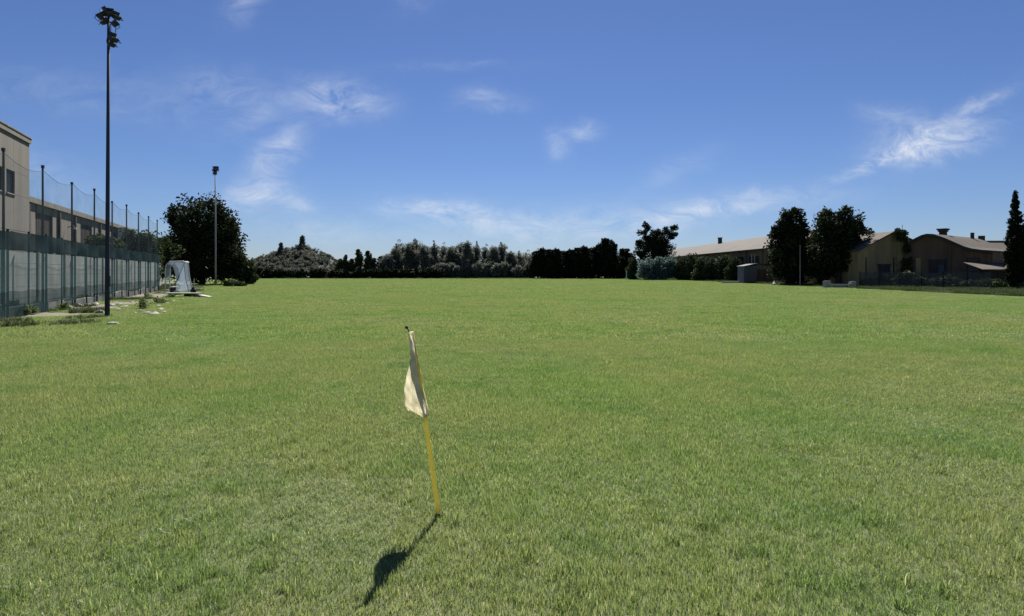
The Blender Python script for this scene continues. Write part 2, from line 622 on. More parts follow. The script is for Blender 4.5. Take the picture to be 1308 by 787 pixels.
def scatter(name, pts, sources, label, cat):
    """pts: x, y, z, turn, height factor, source index; one object, instanced patches"""
    me = bpy.data.meshes.new(name)
    me.from_pydata([p[:3] for p in pts], [], [])
    for nm, i, ty in (('turn', 3, 'FLOAT'), ('tall', 4, 'FLOAT'), ('pick', 5, 'INT')):
        at = me.attributes.new(nm, ty, 'POINT')
        at.data.foreach_set('value', [p[i] for p in pts])
    o = link(name, me)
    ng = bpy.data.node_groups.new(name + '_nodes', 'GeometryNodeTree')
    ng.interface.new_socket('Geometry', in_out='INPUT', socket_type='NodeSocketGeometry')
    ng.interface.new_socket('Geometry', in_out='OUTPUT', socket_type='NodeSocketGeometry')
    N, L = ng.nodes, ng.links
    gi, go = N.new('NodeGroupInput'), N.new('NodeGroupOutput')

    def attr(nm, ty):
        a = N.new('GeometryNodeInputNamedAttribute')
        a.data_type = ty
        a.inputs['Name'].default_value = nm
        return a.outputs['Attribute']
    rot = N.new('ShaderNodeCombineXYZ')
    L.new(attr('turn', 'FLOAT'), rot.inputs[2])
    scl = N.new('ShaderNodeCombineXYZ')
    scl.inputs[0].default_value = scl.inputs[1].default_value = 1
    L.new(attr('tall', 'FLOAT'), scl.inputs[2])
    pick = attr('pick', 'INT')
    join = N.new('GeometryNodeJoinGeometry')
    for i, src in enumerate(sources):
        oi = N.new('GeometryNodeObjectInfo')
        oi.inputs['Object'].default_value = src
        cmp_ = N.new('FunctionNodeCompare')
        cmp_.data_type = 'INT'
        cmp_.operation = 'EQUAL'
        L.new(pick, cmp_.inputs[2])
        cmp_.inputs[3].default_value = i
        ip = N.new('GeometryNodeInstanceOnPoints')
        L.new(gi.outputs[0], ip.inputs['Points'])
        L.new(cmp_.outputs[0], ip.inputs['Selection'])
        L.new(oi.outputs['Geometry'], ip.inputs['Instance'])
        L.new(rot.outputs[0], ip.inputs['Rotation'])
        L.new(scl.outputs[0], ip.inputs['Scale'])
        L.new(ip.outputs[0], join.inputs[0])
    L.new(join.outputs[0], go.inputs[0])
    md = o.modifiers.new('scatter', 'NODES')
    md.node_group = ng
    return tag(o, label, cat, kind='stuff')


def smooth_noise(x, y):
    return (math.sin(x * .9 + 1.3 * math.sin(y * .37)) + math.sin(y * .77 + 1.7 * math.sin(x * .29 + 2)) + math.sin(x * 2.3 + y * 1.9)) / 3


NEAR, MID, FAR = 15.0, 46.0, 150.0
srcs = []
for k in range(5):
    srcs.append(blade_mesh('turf_near', M['grass'], 3000, .5, .022, .062, .0032, 11 + k))
for k in range(4):
    srcs.append(blade_mesh('turf_mid', M['grass'], 3000, 1.0, .025, .066, .0075, 31 + k))
for k in range(3):
    srcs.append(blade_mesh('turf_far', M['grass'], 1500, 1.5, .03, .07, .020, 51 + k))


def right_edge(d):
    return 34.0 + .6 * math.sin(d * .11) + .03 * max(0, 60 - d)


def on_turf(x, y):
    s, off = to_so(x, y)
    if off > -.05 and s > 0:
        return False
    if x > right_edge(y):
        return False
    return True


def in_dirt(x, y):
    s, off = to_so(x, y)
    if s < 24 or s > 63:
        return False
    return off > float(np.interp(s, [a[0] for a in inner], [a[1] for a in inner]))


random.seed(4)
pts = []
for cell, d0, d1, base, nv in ((.5, 1.0, NEAR, 0, 5), (1.0, NEAR, MID, 5, 4), (1.5, MID, FAR, 9, 3)):
    y = d0 + cell / 2
    while y < d1:
        lim = 1.02 * y + 3.5
        x = -math.floor(lim / cell) * cell
        while x < lim:
            if on_turf(x, y):
                tall = .95 + .33 * smooth_noise(x, y) + random.uniform(-.08, .08)
                if in_dirt(x, y):
                    if random.random() < .85:
                        x += cell
                        continue
                    tall *= 1.5
                bare = math.hypot((x + 1.15) / 1.0, (y - 4.4) / .9)
                if bare < .8:
                    tall *= .62 + .45 * bare * bare
                pts.append((x, y, 0, random.randrange(4) * math.pi / 2, tall, base + random.randrange(nv)))
            x += cell
        y += cell
tuft = [blade_mesh('turf_tuft', M['grass'], 46 + 14 * k, .10, .045, .095, .0042, 91 + k, tuft=.8, lean=.75) for k in range(3)]
for k in range(1500):
    y = 2.6 + 20 * random.random() ** 1.4
    x = random.uniform(-1, 1) * (y + 2)
    if on_turf(x, y) and not in_dirt(x, y) and smooth_noise(x * 1.7 + 4, y * 1.7) > random.uniform(-.6, .5):
        pts.append((x, y, 0, random.random() * 6.28, random.uniform(.7, 1.15), len(srcs) + random.randrange(3)))
srcs += tuft
scatter('lawn_grass', pts, srcs, 'short mown green grass covering the whole playing field', 'grass')

# rough, longer grass past the right edge and along the fence
rs = [blade_mesh('rough_patch', M['rough'], 1100, 1.2, .08, .34, .014, 71 + k, tuft=.6, lean=.5) for k in range(3)]
pts = []
y = 38.0
while y < 168:
    x = right_edge(y) - .3
    while x < 62 and x < 1.05 * y + 3:
        if random.random() < .9:
            pts.append((x + random.uniform(-.3, .3), y + random.uniform(-.3, .3), 0, random.random() * 6.28, random.uniform(.5, 1.2), random.randrange(3)))
        x += 1.2
    y += 1.2
s = 20.0
while s < 75:
    for off in (.9, 2.0, 3.2):
        p = LF(s + random.uniform(-.4, .4), off)
        pts.append((p.x, p.y, 0, random.random() * 6.28, random.uniform(.6, 1.4), random.randrange(3)))
    for off in (-.5, -1.6, -2.6):
        if random.random() < .12:
            p = LF(s + random.uniform(-.4, .4), off + random.uniform(-.3, .3))
            pts.append((p.x, p.y, 0, random.random() * 6.28, random.uniform(.35, .8), random.randrange(3)))
    s += 1.1
for k in range(150):          # rear edge under the hedge
    pts.append((-70 + k * .7, 147.5 + random.uniform(-.8, 1.5), 0, random.random() * 6.28, random.uniform(.6, 1.3), random.randrange(3)))
scatter('rough_grass', pts, rs, 'longer dark rough grass beyond the mown edge of the field', 'grass')


# ------------------------------------------------------------------ trees
DENS = 2.2


def leaf_cloud(lobes, n, leaf, seed, clump=.22, nclump=120, shell=.45, droop=0.0, wexp=.75):
    """leaf-sized faces in clumps spread through a set of ellipsoid lobes"""
    r = np.random.default_rng(seed)
    vol = np.array([l[1][0] * l[1][1] * l[1][2] for l in lobes]) ** wexp
    which = r.choice(len(lobes), nclump, p=vol / vol.sum())
    c = np.array([l[0] for l in lobes])[which]
    rad = np.array([l[1] for l in lobes])[which]
    dirs = r.normal(size=(nclump, 3))
    dirs /= np.linalg.norm(dirs, axis=1)[:, None]
    cc = c + dirs * rad * (r.random(nclump) ** shell * r.uniform(.90, 1.05, nclump))[:, None]
    n = int(n * DENS)
    nclump_ = nclump
    cr = clump * 1.15 * np.mean(rad, axis=1) * (.6 + .8 * r.random(nclump)) + leaf * .5
    ci = r.integers(0, nclump, n)
    d2 = r.normal(size=(n, 3))
    d2 /= np.linalg.norm(d2, axis=1)[:, None]
    p = cc[ci] + d2 * (cr[ci] * r.random(n) ** .5)[:, None]
    p[:, 2] -= droop * r.random(n)
    a = r.normal(size=(n, 3))
    a[:, 2] *= .7
    a /= np.linalg.norm(a, axis=1)[:, None]
    b = np.cross(a, r.normal(size=(n, 3)))
    b /= np.linalg.norm(b, axis=1)[:, None]
    L = leaf * 1.12 * (.55 + .9 * r.random(n))[:, None]
    v = np.zeros((n, 4, 3))
    v[:, 0] = p - a * L * .5
    v[:, 1] = p + b * L * .28
    v[:, 2] = p + a * L * .5
    v[:, 3] = p - b * L * .28
    v[:, :, 2] = np.maximum(v[:, :, 2], .02)
    crnd = r.random(nclump)
    return v.reshape(-1, 3), np.clip(.55 * crnd[ci] + .45 * r.random(n), 0, 1)


def trunk_mesh(h, r0, limbs, seed, lean=0.0):
    rr = random.Random(seed)
    t = MB()
    pts, rad = [], []
    for i in range(7):
        f = i / 6
        pts.append((lean * f * f * h + rr.uniform(-.03, .03) * h * f, rr.uniform(-.03, .03) * h * f, h * f - .05))
        rad.append(r0 * (1.25 if i == 0 else 1 - .85 * f))
    t.tube(pts, rad, 7)
    for k in range(limbs):
        f = rr.uniform(.25, .8)
        i = int(f * 6)
        p = Vector(pts[i])
        az = rr.uniform(0, 6.28)
        ln = h * rr.uniform(.22, .42) * (1.1 - f * .5)
        up = rr.uniform(.5, 1.1)
        q1 = p + Vector((math.cos(az) * ln * .5, math.sin(az) * ln * .5, ln * .4 * up))
        q2 = p + Vector((math.cos(az) * ln, math.sin(az) * ln, ln * up))
        t.tube([p, q1, q2], [rad[i] * .55, rad[i] * .35, rad[i] * .12], 5)
    return t


def make_tree(name, loc, lobes, n, leaf, leafmat, trunk, seed, label, cat, group=None, barkmat='bark', **k):
    root = empty(name, loc, 0, label, cat, group)
    trunk_mesh(*trunk, seed).build('trunk', M[barkmat], root)
    v, rn = leaf_cloud(lobes, n, leaf, seed, **k)
    link('crown', quads_mesh('crown', v, 4, rn, M[leafmat]), None, root)
    return root


def place_copy(src, loc, sx, sz, rz, label=None, group=None):
    c = copy_tree(src)
    c.location = loc
    c.scale = (sx, sx, sz)
    c.rotation_euler = (0, 0, rz)
    if label:
        c['label'] = label
    if group:
        c['group'] = group
    return c


# big dark tree at the end of the fence
TD = 80.0
tx = X(258, TD)
make_tree('broadleaf_tree', (tx, TD, 0),
          [((0, 0, 7.2), (4.1, 4.0, 4.0)), ((-2.0, 0, 5.2), (3.2, 3.4, 4.6)), ((2.0, .3, 5.0), (3.4, 3.4, 4.4)), ((.2, -1, 3.0), (4.4, 3.6, 3.0)), ((2.8, 0, 7.2), (2.0, 2, 2.2)), ((-2.4, .5, 8.2), (2.2, 2, 2.2)), ((3.2, 0, 2.6), (2.6, 2.4, 2.6))],
          15000, .34, 'leaf_dark', (8.0, .32, 12), 3,
          'wide dark evergreen tree reaching the ground behind the slim pale floodlight mast', 'tree', clump=.20, nclump=330, shell=.38)
o = make_tree('bush', (X(308, TD + 1), TD + 1, 0), [((0, 0, 2.3), (1.3, 1.2, 2.2)), ((.8, 0, 1.2), (1.3, 1.2, 1.3))], 3200, .28, 'leaf_mid', (2.5, .1, 6), 8,
              'tall loose bush on the open side of the wide dark evergreen tree', 'bush', clump=.28, nclump=70)
make_tree('bush', (X(296, D(366)), D(366), 0), [((0, 0, .3), (1.1, .9, .35)), ((.9, .1, .2), (.7, .6, .25))], 900, .2, 'leaf_mid', (.4, .03, 3), 18,
          'low green weed clump on the lawn edge under the dark evergreen tree', 'bush', clump=.35, nclump=30)
# trees behind the left fence
src = None
for i, (s_, off, h, w) in enumerate(((67, 3.2, 5.9, 1.7), (71.5, 3.4, 5.4, 1.7), (75.5, 3.0, 5.7, 1.9), (63, 5.0, 5.2, 1.5))):
    p = LF(s_, off)
    if src is None:
        src = make_tree('broadleaf_tree', p, [((0, 0, 4.0), (1.7, 1.7, 1.9)), ((.3, .2, 2.2), (1.6, 1.6, 1.8))], 4200, .3, 'leaf_mid', (4.4, .14, 7), 21,
                        'small green tree growing behind the green screen fence', 'tree', 'trees behind the screen fence', clump=.3, nclump=90)
    else:
        place_copy(src, p, w / 1.7, h / 5.9, i * 1.7)

# far hedge along the end of the field
def hedge(name, x0, x1, y, h, depth, mat, n, leaf, seed, label):
    r = np.random.default_rng(seed)
    L = x1 - x0
    lob = [((x, r.uniform(-.2, .2), h * .45), (1.5, depth, h * .55 * r.uniform(.85, 1.15))) for x in np.arange(0, L, 1.3)]
    root = empty(name, (x0, y, 0), 0, label, 'hedge')
    v, rn = leaf_cloud(lob, n, leaf, seed, clump=.4, nclump=int(L * 9), shell=.4)
    link('foliage', quads_mesh('foliage', v, 4, rn, M[mat]), None, root)
    for x in np.arange(.5, L, 2.4):
        MB().tube([(x, 0, -.03), (x + r.uniform(-.2, .2), r.uniform(-.2, .2), h * .7)], [.05, .02], 5).build('stem', M['bark'], root)
    return root


hedge('hedge', X(292, 149), X(566, 149), 149, 2.1, .9, 'leaf_black', 14000, .42, 41, 'long low dark hedge along the far end of the field below the wooded hill')

# greyish loose trees in the middle of the far end
random.seed(12)
grey = []
for k in range(5):
    tx_ = random.uniform(-.5, .5)
    lob = [((tx_, 0, 7.6), (1.35, 1.2, 1.5)), ((-tx_ * 1.6, .3, 6.9), (1.4, 1.3, 1.7)), ((tx_ * .5, 0, 6.0), (1.9, 1.6, 1.8)), ((0, 0, 4.2), (2.1, 1.8, 2.1))]
    if k == 1:
        lob.append(((tx_, 0, 9.0), (.45, .45, .9)))
    for q in range(7):
        r_ = random.uniform(.7, 1.15)
        lob.append(((random.uniform(-1.7, 1.7), random.uniform(-1.2, 1.2), random.uniform(1.8, 6.4)), (r_, r_, random.uniform(1.2, 2.1))))
    grey.append(lob)
lab_g, grp_g = 'grey-olive loose tree in the row at the far end of the field', 'grey trees at the far end'
gsrc = []
cols = [(495, 322), (505, 312), (513, 303), (524, 305), (531, 302), (543, 309), (555, 308), (567, 307), (578, 310), (589, 307), (597, 304), (608, 309), (620, 309), (631, 310), (641, 307), (652, 318), (662, 321), (672, 317), (680, 324)]
for i, (px, py) in enumerate(cols):
    d = 156 + (i * 7 % 5) * 1.7
    h = Z(py, d)
    loc = (X(px, d), d, 0)
    if len(gsrc) < 5:
        t = make_tree('loose_tree', loc, grey[len(gsrc)], 3800, .27, 'leaf_grey', (8.4, .15, 12), 60 + i, lab_g, 'tree', grp_g, 'bark_grey', clump=.24, nclump=240, shell=.5)
        t.scale = (1.05, 1.05, h / 9.7)
        gsrc.append(t)
    else:
        c_ = place_copy(gsrc[i % 5], loc, random.uniform(.85, 1.2), h / 9.7, random.random() * 6.28)
        if i == len(cols) - 1:
            c_['label'] = 'short grey-olive tree closing the row beside the near-black thicket'
gsrc[0]['label'] = 'short grey-olive tree opening the row beside the slim dark trees'
# grey shrubs under them
gb = None
for i in range(15):
    d = 151.5 + (i % 3) * .8
    loc = (X(560 + i * 8.4, d), d, 0)
    h = random.uniform(2.2, 3.9)
    if gb is None:
        gb = make_tree('shrub', loc, [((0, 0, 1.7), (1.5, 1.3, 1.6)), ((.5, 0, .9), (1.4, 1.2, .9))], 1700, .34, 'leaf_grey', (2.2, .07, 6), 77,
                       'grey-olive shrub standing at the foot of the grey trees', 'shrub', 'grey shrubs at the far end', 'bark_grey', clump=.36, nclump=60)
    else:
        place_copy(gb, loc, random.uniform(.8, 1.2), h / 3.3, random.random() * 6.28)
# slim trees between hill and grey row
ct = None
for i, (px, py) in enumerate(((441, 326), (449, 331), (458, 319), (470, 321), (478, 330), (486, 328), (434, 331))):
    d = 158 + (i % 3)
    h = Z(py, d)
    if ct is None:
        ct = make_tree('slim_tree', (X(px, d), d, 0), [((0, 0, 3.6), (.75, .75, 2.0)), ((.1, 0, 2.0), (1.0, 1.0, 1.8)), ((0, 0, 5.2), (.4, .4, .7))], 1800, .34, 'leaf_mid', (5.2, .1, 7), 90,
                       'slim dark tree standing above the low dark hedge', 'tree', 'slim trees behind the hedge', clump=.3, nclump=60)
        ct.scale.z = h / 5.9
    else:
        place_copy(ct, (X(px, d), d, 0), random.uniform(.8, 1.15), h / 5.9, random.random() * 6.28)
# dark thicket right of them
dt = []
for i, (px, py) in enumerate(((687, 321), (694, 317), (702, 319), (711, 318), (720, 321), (729, 319), (738, 317), (747, 315), (756, 317), (764, 312), (773, 305), (780, 308), (796, 318), (803, 323), (789, 327), (706, 326), (742, 324), (724, 328))):
    d = 150 - (i % 4) * 1.2
    h = Z(py, d)
    if len(dt) < 2:
        t = make_tree('evergreen_tree', (X(px, d), d, 0), [((0, 0, 4.6), (1.3, 1.3, 3.0)), ((.3, 0, 2.4), (1.6, 1.6, 2.4)), ((-.2, .2, 6.6), (.8, .8, 1.4))], 4200, .36, 'leaf_black', (6.5, .16, 8), 100 + i,
                      'near-black evergreen tree in the dense thicket at the far end', 'tree', 'dark thicket trees', clump=.3, nclump=120, shell=.45)
        t.scale = (1.2, 1.2, h / 7.7)
        dt.append(t)
    else:
        c_ = place_copy(dt[i % 2], (X(px, d), d, 0), random.uniform(1.0, 1.35), h / 7.7, random.random() * 6.28)
        if py == 305:
            c_['label'] = 'tallest near-black evergreen tree of the dense thicket'
        elif px in (796, 803):
            c_['label'] = 'near-black evergreen tree between the dense thicket and the tall open tree'
# tall open tree
OD = 130.0
make_tree('open_tree', (X(838, OD), OD, 0),
          [((.3, 0, 5.0), (3.6, 3.2, 3.6)), ((.2, 0, 7.6), (3.0, 2.6, 2.2)), ((-2.2, 0, 7.6), (2.2, 1.9, 1.8)), ((-.6, 0, 9.4), (1.5, 1.4, 1.2)), ((-1.6, 0, 10.6), (1.5, 1.4, 1.6)), ((-2.6, 0, 9.4), (1.4, 1.3, 1.0)), ((2.8, 0, 10.2), (1.6, 1.4, 1.5)), ((3.6, 0, 9.0), (1.4, 1.3, 1.0)), ((.6, 0, 8.2), (2.0, 1.8, 1.8)), ((1.8, 0, 7.0), (2.4, 2.2, 1.9)), ((-3.8, 0, 7.9), (1.0, .9, .5)), ((-3.2, 0, 5.2), (1.8, 1.6, 2.0))],
          9500, .34, 'leaf_dark', (10.5, .26, 14), 130, 'tall open dark tree with ragged twin crown rising beside the long shed roof', 'tree', clump=.30, nclump=150, shell=.45)
make_tree('bush', (X(838, 122), 122, 0), [((-1.2, 0, 2.4), (2.2, 1.8, 2.3)), ((1.6, 0, 2.6), (2.2, 1.8, 2.2)), ((0, -.4, 1.4), (3.6, 1.8, 1.5))], 5200, .32, 'leaf_teal', (3.0, .1, 8), 140,
          'round blue-green bush at the foot of the tall open tree', 'bush', clump=.28, nclump=120)
b0 = None
for i, (px, d, h, m) in enumerate(((872, 120, 4.6, 0), (884, 118, 4.9, 0), (896, 112, 4.2, 0), (925, 108, 4.4, 0), (938, 104, 4.0, 0), (809, 128, 4.4, 0), (909, 110, 4.0, 0))):
    if b0 is None:
        b0 = make_tree('shrub', (X(px, d), d, 0), [((0, 0, 2.2), (1.5, 1.3, 2.2)), ((.4, 0, 1.2), (1.6, 1.4, 1.3))], 2800, .3, 'leaf_mid', (3.0, .09, 7), 150,
                       'olive-green shrub growing against the long shed wall', 'shrub', 'shrubs along the long shed', clump=.32, nclump=80)
    else:
        c_ = place_copy(b0, (X(px, d), d, 0), random.uniform(.85, 1.15), h / 4.5, random.random() * 6.28)
        if px == 809:
            c_['label'] = 'olive-green shrub between the thicket and the blue-green bush'
# dry creeper along the shed eaves
make_tree('climbing_vine', (X(905, 146), 146, 0), [((x, 0, 4.9 + .25 * math.sin(x)), (1.2, .5, .5)) for x in np.arange(-4, 5, 1.1)] + [((x, 0, 3.2), (.7, .4, 1.5)) for x in (-3, 0, 3)], 2600, .3, 'leaf_dry', (4.5, .09, 9), 160,
          'yellow-brown climbing vine along the eaves of the long shed', 'vine', clump=.4, nclump=80)

# the two big dark trees in front of the barns
make_tree('broadleaf_tree', (X(1010, 78), 78, 0),
          [((0, 0, 7.0), (1.7, 1.7, 2.9)), ((-.6, 0, 4.2), (2.3, 2.1, 3.2)), ((.8, 0, 4.0), (2.2, 2.1, 3.2)), ((.2, -.3, 1.9), (2.9, 2.3, 1.9)), ((.2, 0, 8.3), (1.3, 1.2, 1.5)), ((-1.0, 0, 6.2), (1.4, 1.4, 1.8)), ((1.2, 0, 6.2), (1.4, 1.4, 1.8))],
          9500, .3, 'leaf_dark', (7.8, .28, 11), 170, 'pointed dark evergreen tree beside the grey sheet-metal hut', 'tree', clump=.22, nclump=240, shell=.4)
make_tree('broadleaf_tree', (X(1071, 72), 72, 0),
          [((0, 0, 7.3), (2.5, 2.2, 2.4)), ((-.8, 0, 5.0), (2.5, 2.2, 2.9)), ((1.1, 0, 5.2), (2.3, 2.1, 3.0)), ((0, .2, 3.0), (2.6, 2.1, 1.6)), ((1.9, 0, 6.6), (.9, .9, 1.4)), ((-1.8, .3, 2.2), (1.2, 1.6, 1.9)), ((2.2, .6, 2.4), (.8, 1.0, 1.6))],
          9500, .3, 'leaf_dark', (8.0, .30, 12), 180, 'broad dark evergreen tree growing over the stone blocks by the ochre barn', 'tree', clump=.22, nclump=260, shell=.36).scale.z = .95
# cypresses
cyp = make_tree('cypress_tree', (X(1297, 56), 56, 0), [((0, 0, .9 + k * .5), (w, w, .75)) for k, w in enumerate((.66, .80, .88, .92, .93, .91, .87, .81, .74, .66, .57, .48, .39, .30, .21, .13))], 9500, .15, 'leaf_black', (7.5, .14, 0), 190,
                'slim pointed near-black cypress, the shorter one of the pair by the lean-to', 'tree', clump=.16, nclump=560, shell=.35, wexp=.32)
cyp.scale.z = Z(243, 56) / 9.0
place_copy(cyp, (X(1318, 55), 55, 0), 1.05, Z(230, 55) / 9.0, 2.0, 'slim pointed near-black cypress, the taller one of the pair by the lean-to')
# scrub in front of the barns
b1 = None
for i, (px, d, h) in enumerate(((1112, 66, 1.2), (1128, 65, 1.7), (1146, 64.5, 1.5), (1160, 63, 2.1), (1176, 62, 1.4), (1192, 61.5, 1.3), (1210, 60.5, 1.6), (1226, 60, 1.2), (1240, 59, 1.1), (1256, 58.5, 1.3), (1275, 57, 1.2))):
    if b1 is None:
        b1 = make_tree('shrub', (X(px, d), d, 0), [((0, 0, .7), (.8, .7, .7)), ((.3, 0, .35), (.9, .7, .4))], 1300, .2, 'leaf_mid', (1.0, .04, 6), 200,
                       'low dark green shrub in front of the ochre barn', 'shrub', 'shrubs before the barns', clump=.4, nclump=45)
        b1.scale.z = h * .75 / 1.4
    else:
        c_ = place_copy(b1, (X(px, d), d, 0), random.uniform(.8, 1.3), h * .75 / 1.4, random.random() * 6.28)
        if px > 1250:
            c_['label'] = 'low dark green shrub in front of the lean-to'
        elif px > 1165:
            c_['label'] = 'low dark green shrub in front of the curved-roof barn'
        elif px == 1160:
            c_['label'] = 'tallest dark green shrub, where the two barns meet'

# ------------------------------------------------------------------ wooded hill
HD, hx, hh = 400.0, X(390, 400), 15.0
nx, ny = 40, 28
hill = MB()


def hill_z(x, y):
    u = (x - hx) / 19.0
    v = (y - HD) / 30.0
    z = hh * math.exp(-(abs(u) ** 1.7) - v * v)
    z += 7.5 * math.exp(-((x - hx + 26) / 20) ** 2 - v * v)
    z += 3.0 * math.exp(-((x - hx - 20) / 12) ** 2 - v * v)
    return z - .4


for j in range(ny):
    for i in range(nx):
        x, y = hx - 90 + 180 * i / (nx - 1), HD - 70 + 140 * j / (ny - 1)
        hill.v.append((x, y, hill_z(x, y)))
for j in range(ny - 1):
    for i in range(nx - 1):
        hill.f.append((j * nx + i, j * nx + i + 1, (j + 1) * nx + i + 1, (j + 1) * nx + i))
o = hill.build('hill', M['hill_soil'], None, True)
tag(o, 'rounded hill rising behind the far end of the field', 'hill', kind='structure')
lob = []
rng = np.random.default_rng(9)
for k in range(700):
    x, y = hx + rng.normal(-8, 27), HD + rng.uniform(-48, 8)
    h = rng.uniform(.9, 2.1)
    lob.append(((x, y, hill_z(x, y) + h * .6), (rng.uniform(.8, 1.7), rng.uniform(.8, 1.7), h)))
v, rn = leaf_cloud(lob, 40000, .6, 10, clump=.35, nclump=3200, shell=.5)
o = link('hill_woodland', quads_mesh('hill_woodland', v, 4, rn, M['leaf_hill']))
tag(o, 'dull olive woodland covering the rounded hill', 'woodland', kind='stuff')
make_tree('hilltop_tree', (X(386, 398), 398, hill_z(X(386, 398), 398) - .2), [((0, 0, 5.2), (1.3, 1.3, 2.0)), ((.3, 0, 2.8), (2.0, 1.8, 1.9)), ((.2, 0, 7.2), (1.1, 1.1, 1.2))], 1600, .6, 'leaf_hill', (6, .3, 6), 210,
          'single tall tree on the very top of the rounded hill', 'tree', clump=.35, nclump=60)
make_tree('hillside_tree', (X(359, 390), 390, hill_z(X(359, 390), 390) - .2), [((0, 0, 5.0), (.9, .9, 2.2)), ((0, 0, 2.4), (1.8, 1.6, 2.0)), ((.1, 0, 7.4), (.5, .5, 1.2))], 1400, .7, 'leaf_hill', (7, .3, 6), 212,
          'pointed tree on the slope beside the hilltop', 'tree', clump=.35, nclump=60)

# ------------------------------------------------------------------ left fence, net, wall and factory
S0, SP = 23.5, 4.136
fence = empty('screen_fence', LF(S0, 0), FROT, 'tall fence of green windscreen cloth on dark posts along the touchline', 'fence')
wallo = empty('precast_wall', LF(S0, 1.5), FROT, 'pale precast concrete panel wall behind the green screen fence', 'wall')
netpost = MB().tube([(0, 0, -.05), (0, 0, 5.85)], [.055, .045], 8)
k0, k1 = -3, 8
kerb = MB()
for k in range(k0 * 2, k1 * 2 + 1):
    x = k * SP / 2
    jit = .03 * math.sin(k * 2.3)
    MB().tube([(x, .0, -.05), (x + jit, .0, 3.14 + .04 * math.sin(k))], .033 if k % 2 else .042, 8).build('post', M['post_green'], fence)
    if k == k1 * 2:
        break
    x1 = x + SP / 2
    lo = .42 + .10 * math.sin(k * 1.7) if k > 1 else .06
    zt = 3.08 + .03 * math.sin(k * 1.1)

    def sheet(name, z0, z1, mat, y, wav):
        m = MB()
        nxs, nzs = 7, 4
        for j in range(nzs):
            for i in range(nxs):
                fx, fz = i / (nxs - 1), j / (nzs - 1)
                sag = -.03 * math.sin(math.pi * fx) * fz
                m.v.append((x + fx * (x1 - x), y - wav * math.sin(math.pi * fx) * (1 + .5 * math.sin(k * 3 + fz * 4)), z0 + fz * (z1 - z0) + sag))
        for j in range(nzs - 1):
            for i in range(nxs - 1):
                m.f.append((j * nxs + i, j * nxs + i + 1, (j + 1) * nxs + i + 1, (j + 1) * nxs + i))
        return m.build(name, M[mat], fence, True)
    sheet('screen_panel', .95, 2.43, 'screen', -.065, .05)
    sheet('top_band', 2.42, zt, 'screen_dense', -.075, .06)
    sheet('bottom_band', lo, .97, 'screen_low', -.07, .05)
    MB().tube([(x, 0, 2.44), (x1, 0, 2.44)], .018, 6).build('rail', M['post_green'], fence)
for k in range(k0, k1):
    m = MB()
    m.box((k * SP + SP / 2, .18, .17 + .03 * math.sin(k * 2.1)), (SP - .03, .16, .40 + .06 * math.sin(k * 2.1)))
    m.build('kerb_stone', M['concrete_pale'], fence)
# ball stop net on tall poles
bnet = empty('ball_stop_net', LF(S0, .12), FROT, 'thin ball-stop net on tall dark poles above the screen fence', 'net')
pmesh = None
for k in range(k0, k1 + 1):
    h = 5.85 + .12 * math.sin(k * 2.7)
    o = MB().tube([(k * SP, 0, -.05), (k * SP, 0, 3), (k * SP + .02 * math.sin(k * 5), 0, h)], [.048, .045, .036], 8).build('pole', M['dark_metal'], bnet)
    MB().box((k * SP, 0, h + .05), (.10, .10, .12)).build('pole_cap', M['dark_metal'], o)
    if k < k1:
        m = MB()
        nxs, nzs = 9, 5
        for j in range(nzs):
            for i in range(nxs):
                fx, fz = i / (nxs - 1), j / (nzs - 1)
                m.v.append((k * SP + fx * SP, -.06 - .08 * math.sin(math.pi * fx) * math.sin(math.pi * fz), 3.0 + fz * 2.75 - .22 * math.sin(math.pi * fx) * fz))
        for j in range(nzs - 1):
            for i in range(nxs - 1):
                m.f.append((j * nxs + i, j * nxs + i + 1, (j + 1) * nxs + i + 1, (j + 1) * nxs + i))
        m.build('net_panel', M['net'], bnet, True)
        m = MB()
        m.tube([(k * SP + SP * f, -.05, 5.76 - .22 * math.sin(math.pi * f)) for f in (0, .25, .5, .75, 1)], .008, 4)
        m.build('top_cable', M['dark_metal'], bnet)
# precast wall: posts and stacked panels
for k in range(k0, k1 + 3):
    x = k * SP
    MB().box((x, 0, 1.32), (.20, .20, 2.64)).build('post', M['concrete'], wallo)
    for j in range(5):
        MB().box((x + SP / 2, 0, .245 + j * .505), (SP - .21, .08, .49)).build('panel', M['concrete_pale'], wallo)

# factory block with windows
fb = empty('factory_block', LF(24.0, 6.02), FROT, 'tall beige factory block with barred windows behind the fence', 'building')
L1, DP, HB = 22.4, 12.0, 10.3
pw, ph = 2.8, 2.55
wins = [(x0, 6.4, 7.8) for x0 in (9.3, 11.15, 13.0, 14.85, 16.68, 18.5)]
